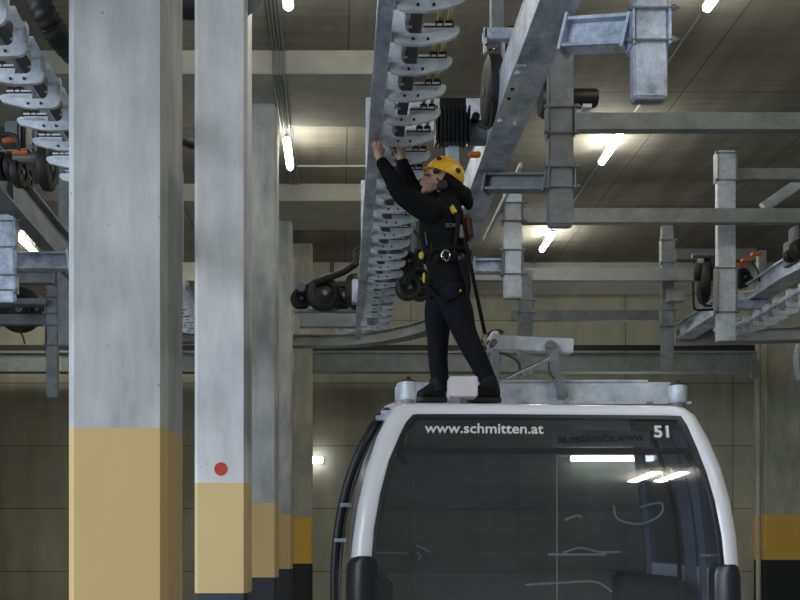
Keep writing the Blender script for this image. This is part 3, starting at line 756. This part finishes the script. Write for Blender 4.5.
# glass pane
g = MB()
rows = []
pys = [414.6, 417, 422, 430, 440, 452, 466, 482, 500, 520, 540, 562, 584, 606, 630, 650, 664, 674]
def xin(side, py):
    pts = sorted([(y, x) for x, y in (inner[:9] if side == 'l' else inner[13:22])] + ([(y, x) for x, y in inner[28:]] if side == 'l' else [(y, x) for x, y in inner[22:25]]))
    if py <= pts[0][0]: return pts[0][1]
    for (a, xa), (b, xb) in zip(pts, pts[1:]):
        if a <= py <= b: return xa+(xb-xa)*(py-a)/(b-a+1e-9)
    return pts[-1][1]
for py in pys:
    a, b = xin('l', py), xin('r', py)
    r = []
    for k in range(17):
        t = k/16; x = a+(b-a)*t
        r.append(FP(x, py, .012-.0*math.sin(math.pi*t)))
    rows.append(r)
g._grid(rows, False, False)
go = g.build('front_window', 'glass', cab, ang=80)
go['label'] = 'dark tinted front window'
# header film (darker band at the top of the glass, carrying the number)
h = MB()
def hp(y0, y1, x0, x1, dy, d): return h._grid([[FP(x0, y0, dy), FP(x1, y0, dy), FP(x1, y0, dy+d), FP(x0, y0, dy+d)], [FP(x0-(y1-y0)*.25, y1, dy), FP(x1+(y1-y0)*.25, y1, dy), FP(x1+(y1-y0)*.25, y1, dy+d), FP(x0-(y1-y0)*.25, y1, dy+d)]])
hp(447, 453, 398, 690, .05, .03)
h.build('window_crossbar', 'black', cab)
# body shell: side walls, roof, floor, rear frame
YB = 7.10
def rear(p, sh=0.):
    px, py = p; q = FP(px, py)
    top = q.z > 2.2
    c = Vector((1.2, 0, 1.2))
    z = q.z+(.165 if q.z > 2.2 else .165*max(0, (q.z-1.2)))
    return Vector((c.x+(q.x-c.x)*(1.0-sh), YB-(q.y-YF)+0., z))
up_idx = [i for i in range(n)]
shell = MB()
f0 = loop(outer, .15); f1 = [rear(p) for p in outer]
def part_shell(name, idx, mat, inset=.0):
    b = MB()
    for a, c in zip(idx, idx[1:]):
        vs = [f0[a], f0[c], f1[c], f1[a]]
        nrm = (vs[1]-vs[0]).cross(vs[3]-vs[0]).normalized()
        b._grid([[v+nrm*0 for v in vs], [v+nrm*.02*(-1) for v in vs]])
    return b.build(name, mat, cab, ang=60)
part_shell('roof_panel', list(range(6, 16)), 'white')
part_shell('side_window', [1, 2, 3, 4, 5, 6], 'glass2')
part_shell('side_window', [15, 16, 17, 18, 19, 20], 'glass2')
part_shell('side_panel', [20, 21, 22, 23, 24, 25], 'white')
part_shell('side_panel', [25, 26, 27, 28], 'interior')
part_shell('side_panel', [28, 29, 30, 0, 1], 'white')
lin = MB()
for a, c in zip(range(7, 15), range(8, 16)):
    vs = [f0[a]+Vector((0, .05, -.03)), f0[c]+Vector((0, .05, -.03)), f1[c]+Vector((0, 0, -.04)), f1[a]+Vector((0, 0, -.04))]
    lin._grid([vs, [v+Vector((0, 0, -.015)) for v in vs]])
lin.build('roof_lining', 'interior', cab)
# rear frame
rf = MB()
ro = [rear(p) for p in outer]; ri = [rear(p) for p in inner]
ri = [v+Vector(((v.x-1.2)*.05, 0, (v.z-1.2)*.01)) for v in ri]
rf._grid([ro, ri, [v+Vector((0, -.06, 0)) for v in ri], [v+Vector((0, -.06, 0)) for v in ro], ro], True, False)
rf.build('rear_frame', 'pillar', cab, ang=50)
rw = MB(); rv = [v+Vector((0, -.02, 0)) for v in ri]
rw._grid([rv, [v+Vector((0, .006, 0)) for v in rv]])
rw.build('rear_window', 'glass2', cab)
# inner door pillars on the right side seen through glass
def pill(px0, px1, Y, mat='pillar'):
    b = MB(); rings = []
    for py, dx in ((430, -26), (450, -18), (480, -8), (515, -1), (550, 3), (600, 5), (660, 4)):
        a = P(px0+dx, py, Y); c = P(px1+dx, py, Y)
        rings.append([a, c, c+Vector((0, .03, 0)), a+Vector((0, .03, 0))])
    b._grid(rings); return b.build('door_pillar', mat, cab, ang=50)
pill(683, 694, 6.15); pill(697, 707, 5.98); pill(675, 678, 6.3, 'black')
# a thin vertical joint of the glass
MB().box(P(560.5, 660, 5.60)+Vector((0, .1, 0)), P(561.5, 452, 5.60)+Vector((0, .11, 0))).build('door_joint', 'white', cab)
# seats
for sx, xa, xb in ((0, .25, .68), (1, 1.75, 2.16)):
    s = MB().box((xa, 5.9, .55), (xb, 7.3, .64), .03); s.build('seat_bench', 'seat', cab)
    s = MB().box((xa if sx == 0 else xb-.08, 5.9, .66), (xa+.08 if sx == 0 else xb, 7.3, 1.25), .03); s.build('seat_back', 'seat', cab)
MB().box((.3, 5.8, .2), (2.1, 7.35, .26)).build('floor_panel', 'interior', cab)
# white tubes standing in for reflections of outside wires in the glass
MB().tube([P(614, 506, 6.2), P(618, 519, 6.2), P(640, 524, 6.2), P(660, 515, 6.2), P(661, 503, 6.2), P(640, 507, 6.2)], .007, 6).build('reflection_loop', 'white', cab)
MB().tube([P(565, 520, 6.1), P(576, 516, 6.1), P(582, 517, 6.1)], .009, 6).build('reflection_loop', 'white', cab)
MB().tube([P(563, 553, 6.1), P(580, 548, 6.1), P(600, 552, 6.1), P(620, 552, 6.1)], .007, 6).build('reflection_wire', 'white', cab)
MB().tube([P(525, 585, 6.0), P(560, 583, 6.0), P(595, 582, 6.0), P(612, 592, 6.0)], .007, 6).build('reflection_wire', 'white', cab)
MB().tube([P(373, 553, 5.9), P(408, 553.5, 5.9)], .008, 6, 1).build('reflection_wire', 'white', cab)
MB().tube([P(548, 554.5, 5.9), P(606, 554.5, 5.9)], .008, 6, 1).build('reflection_wire', 'white', cab)
MB().tube([P(700, 555.5, 5.9), P(722, 555.5, 5.9)], .008, 6, 1).build('reflection_wire', 'white', cab)
MB().tube([P(416, 545, 5.9), P(424, 549, 5.9), P(430, 552, 5.9)], .006, 6).build('reflection_loop', 'white', cab)
MB().tube([P(417, 553, 5.9), P(421, 556, 5.9), P(418, 560, 5.9)], .006, 6).build('reflection_loop', 'white', cab)
MB().tube([P(388, 462, 5.9), P(394, 454, 5.9), P(402, 457, 5.9), (P(404, 465, 5.9))], .02, 8).build('window_latch', 'black', cab)
MB().tube([P(686, 452, 5.85), P(690, 460, 5.85), P(698, 468, 5.85)], .02, 8).build('window_latch', 'black', cab)
MB().tube([P(560, 423, 5.8), P(600, 424, 5.8), P(640, 428, 5.8), P(655, 431, 5.8)], .002, 6).build('aerial_wire', 'chrome', cab)
# corner guards
def guard(px, name='corner_guard'):
    b = MB(); rings = []
    for (py, a, c) in px:
        Y = YF+lean(py)-.03
        w0, w1 = P(a, py, Y), P(c, py, Y)
        m = (w0+w1)/2; r = (w1.x-w0.x)/2
        rings.append([m+Vector((math.cos(t)*r, .09+math.sin(t)*.11, 0)) for t in [2*math.pi*k/20 for k in range(20)]])
    b._grid(rings); return b.build(name, 'blackp', cab, ang=50)
guard([(556, 358, 371), (558, 351, 375), (564, 347, 378), (590, 345.5, 378.5), (640, 348, 378), (700, 352, 378)])
guard([(564.5, 722, 738), (567, 718, 742.5), (575, 716, 745), (600, 716, 746), (650, 716, 745), (700, 715, 741)])
# lettering
fz = lambda px, py: FP(px, py, -.006)
upv = (FP(480, 420)-FP(480, 436)).normalized()
a0, a1 = FP(425, 432.5, .0), FP(544, 433.5, .0)
tt = text('website_lettering', 'www.schmitten.at', .075, 'text', cab, a0, (a1-a0), upv, bold=.0010, width=(a1-a0).length)
tt['label'] = 'pale lettering www.schmitten.at'
b0, b1 = FP(654, 437, .0), FP(669, 437, .0)
tt = text('cabin_number', '51', .078, 'text', cab, b0, (b1-b0), upv, bold=.0022, width=(b1-b0).length)
tt['label'] = 'pale number 51'
Yt = 6.2
m0, m1 = P(643, 440.5, Yt), P(557, 443, Yt)
tt = text('rear_lettering', 'www.schmitten.at', .075, 'textdark', cab, m0, (m1-m0), (0, 0, 1), bold=.002, width=(m1-m0).length)
tt['label'] = 'dark mirrored lettering seen through the glass'
pn = MB().box(P(552, 446.5, Yt+.02), P(650, 431, Yt+.02)+Vector((0, .006, 0)))
pn.build('lettering_pane', plain('pane_grey', (.60, .63, .66), .5), cab)

# side door rail (black tube on the left)
dr = MB().tube([P(388, 411, 5.95), P(378, 420, 5.9), P(364, 443, 5.85), P(351, 474, 5.85), P(342, 508, 5.85), (P(336.5, 545, 5.85)), P(334.5, 580, 5.85), P(335, 640, 5.85), P(338, 700, 5.85)], .028, 10)
dr.build('door_rail', 'blackp', cab)
dr = MB().tube([P(391, 414, 6.0), P(382, 420, 5.95), P(369, 443, 5.9), P(357, 474, 5.9), P(347, 508, 5.9), P(342, 545, 5.9), P(340, 580, 5.9), P(340, 640, 5.9)], .012, 8)
dr.build('door_rail', 'pipe', cab)
for py, px in ((413, 384), (418, 379), (505, 343), (540, 337)):
    MB().box(P(px-3, py+2, 5.8), P(px+9, py-1.5, 5.86), .004).build('rail_bracket', 'galv', cab)

# roof gear (part of the cabin)
YR = 6.82
zt = lambda py: zl(py, YR)
b = MB().box((P(397, 0, YR).x, YR, zt(404)), (P(672, 0, YR).x, YR+.12, zt(382)), .01)
b.box((P(397, 0, YR).x, YR-.03, zt(404.5)), (P(690, 0, YR).x, YR+.15, zt(402)))
b.build('roof_beam', 'galv_pale', cab)
MB().box((P(500, 0, YR).x, YR-.01, zt(382)), (P(648, 0, YR).x, YR+.13, zt(380)), .003).build('roof_plate', 'galv_pale', cab)
YN = 6.25
for (pa, pb, t0, t1) in ((400.5, 417, 381, 399), (671.5, 690, 384.5, 402)):
    xa, xb = P(pa, 0, YN).x, P(pb, 0, YN).x; r = (xb-xa)/2; c = Vector(((xa+xb)/2, YN+r, zl(t1, YN)))
    hgt = zl(t0, YN)-c.z
    MB().lathe(c, (0, 0, 1), [(0, r*.92), (.008, r), (hgt-.01, r), (hgt, r*.95)], 28).build('buffer', 'galv_pale', cab)
    MB().lathe(c+Vector((0, 0, hgt)), (0, 0, 1), [(0, r*.9), (.01, r*.9), (.022, r*.35), (.03, r*.3), (.04, .004)], 20).build('buffer_cap', 'black', cab)
    MB().lathe(c+Vector((0, 0, -.03)), (0, 0, 1), [(0, r*.8), (.03, r*.8)], 20).build('buffer_foot', 'galv_dark', cab)
MB().box(P(395, 401, 6.4), P(400, 387, 6.4)+Vector((0, .02, 0))).build('end_plate', 'galv_pale', cab)
# white box
MB().box(P(450, 396, 6.15), P(478, 376, 6.15)+Vector((0, .16, 0)), .006).build('control_box', 'whitebox', cab)
MB().box(P(461, 404, 6.2), P(467, 396, 6.2)+Vector((0, .05, 0))).build('box_stand', 'chrome', cab)
# linkage
YL = 6.5
def link(name, x0, y0, x1, y1, w, d, mat, Y=YL):
    return MB().bar(P(x0, y0, Y), P(x1, y1, Y), d, w*Y/F, up=(0, 0, 1) if abs(x1-x0) > abs(y1-y0) else (1, 0, 0), bev=.006).build(name, mat, cab)
link('hanger_bar', 488, 343, 572, 347, 14, .10, 'galv_pale', 6.83)
link('linkage_post', 496, 350, 495, 384, 8, .05, 'pillar', 6.62)
k = MB().prism([(P(545.5, 0, 6.72).x, zl(344, 6.72)), (P(547, 0, 6.72).x, zl(341, 6.72)), (P(551, 0, 6.72).x, zl(340, 6.72)), (P(555.5, 0, 6.72).x, zl(342, 6.72)), (P(557, 0, 6.72).x, zl(346, 6.72)), (P(561, 0, 6.72).x, zl(372, 6.72)), (P(567.5, 0, 6.72).x, zl(391, 6.72)), (P(568, 0, 6.72).x, zl(396, 6.72)), (P(565, 0, 6.72).x, zl(399, 6.72)), (P(560.5, 0, 6.72).x, zl(399, 6.72)), (P(557.5, 0, 6.72).x, zl(396, 6.72)), (P(557, 0, 6.72).x, zl(388, 6.72)), (P(550, 0, 6.72).x, zl(366, 6.72))], 6.72, 6.76, lambda u, v, w: (u, w, v))
k.build('link_arm', 'galv_dark', cab, ang=30)
for px, py in ((551, 345), (563, 394), (494, 342)):
    MB().cyl(P(px, py, 6.70), P(px, py, 6.70)+Vector((0, .13, 0)), .024, n=14).build('pivot_bolt', 'motor_grey', cab)
MB().cyl(P(506, 378, 6.5), P(550, 357, 6.5), .011, n=10).build('damper_rod', 'chrome', cab)
MB().cyl(P(518, 350, 6.58), P(526, 378, 6.62), .018, n=10).build('damper_rod', 'galv_dark', cab)
MB().tube([P(499, 353, 6.5), P(508, 355, 6.5), P(518, 362, 6.5), P(520, 370, 6.5)], .009, 8).build('cable', 'black', cab)
MB().tube([P(549, 362, 6.45), P(549, 372, 6.45), P(555, 379, 6.45)], .006, 8).build('cable', 'black', cab)
MB().tube([P(488, 336, 6.5), P(492, 332, 6.5), P(500, 331, 6.5), P(503, 334, 6.5)], .014, 8).build('cable_coil', 'blackp', cab)
MB().tube([P(489, 340, 6.45), P(493, 333, 6.45), P(498, 333, 6.45)], .012, 8).build('cable_coil', 'whitebox', cab)
for px in (525, 566, 650):
    MB().cyl(P(px-3, 403.5, 6.0), P(px+3, 403.5, 6.0), .014, n=10).build('roof_bolt', 'galv_dark', cab)

# ------------------------------------------------------------------ the worker
wk = thing('person', 'person in black jacket and yellow helmet reaching up from the cabin roof', 'person', P(455, 403, 6.5))
def rm(o, v=.009, it=3):
    m = o.modifiers.new('r', 'REMESH'); m.mode = 'VOXEL'; m.voxel_size = v; m.use_smooth_shade = True
    if it:
        s = o.modifiers.new('s', 'SMOOTH'); s.factor = .5; s.iterations = it
    return o
def limb(b, pts, rs, n=18, steps=6): b.tube(pts, rs, n, steps); b.ball(pts[0], rs[0]); b.ball(pts[-1], rs[-1])
def W(px, py, Y=6.5): return P(px, py, Y)
YA, YZ = 6.36, 6.65        # near / far side
s1, e1, w1 = W(431, 211, 6.34), W(401, 193, 6.27), W(382, 163, 6.36)
s2, e2, w2 = W(432, 207, 6.64), W(411, 187, 6.66), W(402, 163, 6.56)
h1, h2 = W(378, 153, 6.37), W(401, 155, 6.55)
hip1, hip2 = W(446, 283, 6.43), W(443, 283, 6.58)
# legs: near leg goes back (right), far leg forward (left)
kn, an = W(464, 333, 6.41), W(488, 381, 6.40)
kf, af = W(437, 334, 6.60), W(439, 383, 6.62)
tilt = Quaternion((0, 1, 0), math.radians(-16))
HC = W(439, 178, 6.5)
body = MB()
body.ball(HC+Vector((.015, 0, .02)), (.098, .075, .10), tilt)
# face: jaw, nose, brow, lips, ear
body.ball(HC+Vector((-.050, 0, -.045)), (.056, .050, .058))
body.ball(W(424.5, 190.5), (.022, .026, .020))
body.ball(W(422.5, 183), (.020, .014, .017)); body.ball(W(424, 179), (.016, .012, .024)); body.ball(W(421.6, 184.5), (.009, .010, .008))
body.ball(W(423.6, 187.6), (.012, .020, .006)); body.ball(W(424.0, 189.0), (.012, .018, .006))
body.ball(W(427, 175), (.022, .050, .014))
body.ball(W(430, 182, 6.465), (.030, .020, .028)); body.ball(W(430, 182, 6.535), (.030, .020, .028))
body.ball(W(442, 183, 6.425), (.016, .012, .028))
body.tube([W(443, 188), W(444, 204)], [.055, .062], 18, 1)
torso = [(W(445, 290), .10, .145), (W(447, 265), .10, .13), (W(444, 238), .11, .15), (W(441, 216), .105, .165), (W(441, 205), .075, .13), (W(443, 198), .05, .06)]
body.loft([(c, (a, 0, 0), (0, bb, 0)) for c, a, bb in torso])
limb(body, [s1, e1, w1], [.055, .042, .026]); limb(body, [s2, e2, w2], [.055, .042, .026])
limb(body, [hip1, kn, an], [.085, .055, .038]); limb(body, [hip2, kf, af], [.085, .055, .038])
def hand(w, palm, dirs, thumb):
    body.tube([w, (w+palm)/2, palm], [.026, .030, .030], 12, 4); body.ball(palm, (.030, .034, .034))
    for base, mid, tip, r in dirs:
        body.tube([palm, palm+Vector(base), palm+Vector(mid), palm+Vector(tip)], [r*1.1, r*1.05, r, r*.85], 10, 3); body.ball(palm+Vector(tip), r*.85)
    a, c, d = thumb
    body.tube([palm+Vector(a)*.4, palm+Vector(a), palm+Vector(c), palm+Vector(d)], [.012, .011, .010, .009], 10, 3); body.ball(palm+Vector(d), .009)
# near hand: back of hand toward camera, fingers up and curling over the rail edge
hand(w1, h1, [((-.026, -.016, .022), (-.036, -.014, .052), (-.028, .004, .074), .0085), ((-.012, -.020, .030), (-.018, -.022, .066), (-.008, -.006, .090), .0088),
              ((.006, -.018, .030), (.006, -.020, .066), (.014, -.004, .086), .0086), ((.022, -.012, .026), (.026, -.012, .054), (.032, .0, .070), .0078)],
     ((.030, .01, .0), (.042, .018, .022), (.038, .026, .042)))
hand(w2, h2, [((-.022, -.014, .024), (-.026, -.012, .054), (-.016, .006, .066), .0085), ((-.006, -.018, .030), (-.004, -.018, .064), (.006, .0, .076), .0088),
              ((.012, -.016, .028), (.016, -.014, .060), (.022, .002, .072), .0086), ((.026, -.008, .022), (.032, -.006, .046), (.036, .006, .058), .0078)],
     ((-.028, .012, -.002), (-.042, .018, .014), (-.044, .02, .034)))
bo = body.build('body', 'skin', wk); rm(bo, .0055, 2)
bo['label'] = 'bare face and hands'
# eyes and brow
MB().ball(W(426.0, 178.2, 6.462), (.009, .009, .007)).build('eye', 'whitebox', wk)
MB().ball(W(425.3, 178.2, 6.458), (.004, .005, .005)).build('iris', 'black', wk)
MB().tube([W(424.6, 175.4, 6.47), W(427, 174.6, 6.452), W(430, 175.2, 6.444)], .0045, 6).build('eyebrow', 'hair', wk)
# jacket
j = MB()
jt = [(W(449, 293), .150, .175), (W(448, 283), .155, .178), (W(448, 268), .142, .165), (W(445, 250), .145, .17), (W(442, 232), .158, .185), (W(441, 216), .150, .195), (W(442, 206), .115, .165), (W(444, 199), .080, .095), (W(445, 194), .072, .078)]
j.loft([(c, (a, 0, .02), (0, bb, 0)) for c, a, bb in jt])
def sleeve(s, e, w):
    dirn = (w-e).normalized()
    limb(j, [s, s.lerp(e, .5)+Vector((0, 0, -.01)), e, e.lerp(w, .5), w-dirn*.005], [.088, .078, .066, .054, .042])
sleeve(s1, e1, w1); sleeve(s2, e2, w2)
j.ball(s1, (.10, .085, .09)); j.ball(s2, (.10, .085, .09))
# hood bunched at the neck
j.ball(W(456, 190, 6.5), (.085, .10, .055), Quaternion((0, 1, 0), math.radians(40)))
j.ball(W(449, 183, 6.5), (.075, .092, .085)); j.ball(W(463, 196, 6.5), (.062, .085, .06)); j.ball(W(469, 203, 6.5), (.03, .07, .045))
j.tube([W(431, 196), W(440, 197), W(452, 195)], [.035, .05, .055], 16, 4)
jo = j.build('jacket', 'jacket', wk); rm(jo, .009, 3)
# trousers
t = MB()
t.loft([(W(448, 298), (.135, 0, 0), (0, .16, 0)), (W(449, 286), (.142, 0, 0), (0, .165, 0)), (W(449, 274), (.13, 0, 0), (0, .15, 0))])
limb(t, [W(452, 293, 6.42), W(459, 314, 6.41), W(465, 333, 6.41), W(477, 358, 6.40), W(487, 378, 6.40)], [.110, .100, .080, .070, .058])
limb(t, [W(441, 293, 6.58), W(438, 314, 6.59), W(438, 334, 6.60), W(438, 358, 6.61), W(440, 381, 6.62)], [.105, .096, .080, .068, .062])
to = t.build('trousers', 'trouser', wk); rm(to, .009, 3)
# boots
def boot(ank, toe, heel, sole_py, Y):
    b = MB()
    z = zl(sole_py, Y)
    a = W(*ank, Y); tt_ = W(*toe, Y); hh = W(*heel, Y)
    b.tube([a+Vector((-.01, 0, .05)), a+Vector((0, 0, -.01)), Vector((a.x+.005, Y, z+.07))], [.062, .056, .055], 16, 3)
    L_ = hh.x-tt_.x
    rings = []
    for f, w_, h_ in ((0, .018, .045), (.06, .034, .066), (.2, .046, .082), (.42, .048, .115), (.62, .045, .16), (.8, .044, .16), (.93, .040, .13), (1., .022, .08)):
        rings.append((Vector((tt_.x+L_*f, Y, z+.015+h_/2)), (0, w_, 0), (0, 0, h_/2)))
    b.loft([(c, ax, ay) for c, ax, ay in rings], 20)
    o = b.build('boot', 'boot', wk); rm(o, .007, 2)
    s = MB(); poly = []
    for f, w_ in ((0, .022), (.1, .042), (.3, .052), (.5, .046), (.7, .042), (.9, .042), (1., .028)): poly.append((tt_.x-.006+(L_+.012)*f, Y-w_))
    for f, w_ in ((1., .028), (.9, .042), (.7, .042), (.5, .046), (.3, .052), (.1, .042), (0, .022)): poly.append((tt_.x-.006+(L_+.012)*f, Y+w_))
    s.prism(poly, z, z+.028, lambda u, v, w: (u, v, w)).build('sole', 'black', o)
    0 and MB().tube([W(ank[0]-4, sole_py-10, Y-.045), W(ank[0], sole_py-12, Y-.056), W(ank[0]+5, sole_py-10, Y-.045)], .006, 6).build('lace', 'motor_grey', o)
boot((439, 385), (416.5, 398), (446, 398), 402, 6.62)
boot((489, 385), (468, 398), (500, 398), 402.5, 6.40)
# helmet
hm = MB()
HM = W(445.5, 174.5, 6.5); q = Quaternion((0, 1, 0), math.radians(24))
def hpnt(u, v, k=1.):
    # u: angle around, v: elevation 0 rim .. 1 top
    el = v*math.pi/2
    x = -math.cos(u)*math.cos(el)*.138*k; y = math.sin(u)*math.cos(el)*.118*k; z = math.sin(el)*.125*k
    return HM+q @ Vector((x, y, z-.012))
for k, flip in ((1., 0), (.93, 1)):
    rings = [[hpnt(2*math.pi*i/36, v, k) for i in range(36)] for v in (-.08, 0, .12, .26, .42, .58, .74, .88, .985)]
    hm._grid(rings, True, False); hm.bm.faces.new([hm.bm.verts[-36+i] if False else None for i in range(0)]) if False else None
    hm.bm.verts.ensure_lookup_table(); hm.bm.faces.new(hm.bm.verts[len(hm.bm.verts)-36:])
# rim joins both shells
hm.bm.verts.ensure_lookup_table()
half = len(hm.bm.verts)//2
for i in range(36):
    hm.bm.faces.new((hm.bm.verts[i], hm.bm.verts[(i+1) % 36], hm.bm.verts[half+(i+1) % 36], hm.bm.verts[half+i]))
ho = hm.build('helmet', 'helmet', wk, ang=50)
pk = MB(); pr = []
for i in range(9):
    u = math.radians(-48+12*i); a = hpnt(u, -.06, 1.0); b_ = hpnt(u, -.09, 1.10+.03*math.cos(u)); up = q @ Vector((0, 0, .010))
    pr.append([a, b_, b_+up*.6, a+up])
pk._grid(pr).build('peak', 'helmet', ho)
for rr, uu in ((.42, 0), (.42, 1)): pass
for sgn in (-1,):
    for (u, v, sz) in ((-52, .30, .020), (-122, .16, .022)):
        c = hpnt(math.radians(u), v, 1.0)
        MB().ball(c, (sz, .010, sz*.8), q).build('vent', 'black', ho)
        c2 = hpnt(math.radians(-u), v, 1.0)
        MB().ball(c2, (sz, .010, sz*.8), q).build('vent', 'black', ho)
rib = MB()
for off in (-62, -38):
    rib.tube([hpnt(math.radians(-20+off*.4), .5, 1.0), hpnt(math.radians(-90), .62+off*.003, 1.015), hpnt(math.radians(-150), .42, 1.0)], .008, 8, 6)
rib.build('ridge', 'helmet', ho)
MB().lathe(W(436, 169.5, 6.395)+Vector((0, 0, 0)), (0, 1, 0), [(0, .008), (.004, .015), (.03, .018)], 18).build('lamp_clip', 'black', ho)
MB().tube([W(437, 178, 6.40), W(441, 186, 6.41), W(432, 192, 6.45), W(426, 193, 6.5)], .006, 6).build('chin_strap', 'black', ho)
MB().lathe(W(443, 184, 6.385), (0, 1, 0), [(0, .02), (.01, .034), (.04, .038)], 20).build('ear_muff', 'black', ho)
# harness and gear
def strap(name, pts, mat, r=.012): return MB().tube(pts, r, 8, 6).build(name, mat, wk)
strap('shoulder_strap', [W(450, 202, 6.36), W(455, 212, 6.32), W(458, 222, 6.31), W(455, 245, 6.32), W(452, 262, 6.32)], 'webbing', .016)
o = MB().bar(W(447, 200, 6.36), W(455, 213, 6.30), .02, .035, up=(1, 0, 0), bev=.004).build('strap_pad', 'yellow', wk)
MB().bar(W(455, 291, 6.33), W(461, 292, 6.32), .01, .034, bev=.003).build('strap_pad', 'yellow', wk)
MB().bar(W(450, 284, 6.34), W(455, 290, 6.33), .01, .03, bev=.003).build('strap_pad', 'yellow', wk)
MB().ball(W(415.5, 255.5, 6.37)+Vector((.04, 0, 0)), (.018, .012, .026)).build('strap_tab', 'yellow', wk)
MB().ball(W(424, 278, 6.37), (.010, .012, .036)).build('strap_tab', 'yellow', wk)
MB().ball(W(456, 239, 6.315), (.012, .012, .026)).build('strap_tab', 'yellow', wk)
MB().bar(W(414, 211, 6.40), W(416.5, 222, 6.40), .01, .04, up=(1, 0, 0), bev=.004).build('chest_patch', 'green', wk)
MB().bar(W(466.5, 216, 6.40), W(469, 240, 6.40), .09, .06, up=(1, 0, 0), bev=.02).build('back_pouch', 'redbrown', wk)
MB().bar(W(459.5, 225, 6.32), W(462, 238, 6.33), .03, .035, up=(1, 0, 0), bev=.005).build('back_buckle', 'motor_grey', wk)
# belt as torus-like loop
bl = MB(); pts = []
for i in range(25):
    a = 2*math.pi*i/24
    pts.append(W(446, 256)+Vector((math.cos(a)*.155, math.sin(a)*.178, .01*math.cos(a))))
bl.tube(pts, .022, 8, 1).build('harness_belt', 'webbing', wk)
for px, py, r, m_ in ((437, 258, .030, 'webbing'), (445, 254, .036, 'motor'), (453, 256, .034, 'webbing'), (461, 258, .03, 'motor'), (430, 256, .02, 'webbing')):
    MB().ball(W(px, py, 6.315), (r, r*.7, r*1.1)).build('belt_pouch', m_, wk)
MB().tube([W(441, 256, 6.28), W(445, 250, 6.27), W(450, 254, 6.28), W(447, 261, 6.28), W(441, 256, 6.28)], .005, 8).build('carabiner', 'chrome', wk)
MB().tube([W(460, 260, 6.30), W(465, 275, 6.31), W(468, 292, 6.33), W(462, 300, 6.35), W(458, 290, 6.33)], .016, 8).build('rope_loop', 'webbing', wk)
strap('leg_strap', [W(428, 285, 6.40), W(440, 300, 6.29), W(456, 296, 6.30), W(470, 285, 6.40)], 'webbing', .010)
strap('lanyard', [W(463, 232, 6.34), W(468, 252, 6.32), W(474, 282, 6.36), W(480, 310, 6.42), W(485, 334, 6.46)], 'webbing', .013)
MB().tube([W(484, 334, 6.46), W(482, 340, 6.46), W(486, 345, 6.46), W(489, 339, 6.46), W(485, 334, 6.46)], .007, 8).build('lanyard_hook', 'chrome', wk)
tx = text('sleeve_lettering', 'SCH', .035, 'motor_grey', wk, W(445.5, 227, 6.298), (1, 0, 0), (0, 0, 1), bold=.0005)
for a, b_ in (((425, 232), (427, 245)), ((431, 243), (432, 254))):
    MB().tube([W(*a, 6.335), W(*b_, 6.325)], .0025, 6, 1).build('piping', 'motor_grey' if a[0] == 425 else 'redbrown', wk)
MB().tube([W(434, 203, 6.36), W(440, 198, 6.34)], .003, 6, 1).build('piping', 'motor_grey', wk)

# ------------------------------------------------------------------ light
w = bpy.data.worlds.new('World'); S.world = w; w.use_nodes = True
bg = w.node_tree.nodes['Background']; bg.inputs[0].default_value = (.80, .90, 1.0, 1); bg.inputs[1].default_value = 1.35
sun = bpy.data.lights.new('daylight', 'SUN'); sun.energy = 3.2; sun.angle = math.radians(50); sun.color = (.86, .93, 1.)
so = bpy.data.objects.new('daylight', sun); C.objects.link(so)
d = Vector((.80, .62, -.26)); so.rotation_euler = d.to_track_quat('-Z', 'Y').to_euler()

cam = bpy.data.cameras.new('camera'); co = bpy.data.objects.new('camera', cam); C.objects.link(co)
co.location = (0, 0, EZ); co.rotation_euler = (math.pi/2, 0, 0)
cam.sensor_fit = 'HORIZONTAL'; cam.sensor_width = 36; cam.lens = 36*F/800
cam.shift_x = (400-CX)/800; cam.shift_y = (HY-300)/800
cam.clip_start = .05; cam.clip_end = 200
S.camera = co
S.view_settings.view_transform = 'Standard'; S.view_settings.look = 'None'; S.view_settings.gamma = 1.0; S.view_settings.use_curve_mapping = False
S.view_settings.exposure = 0.12
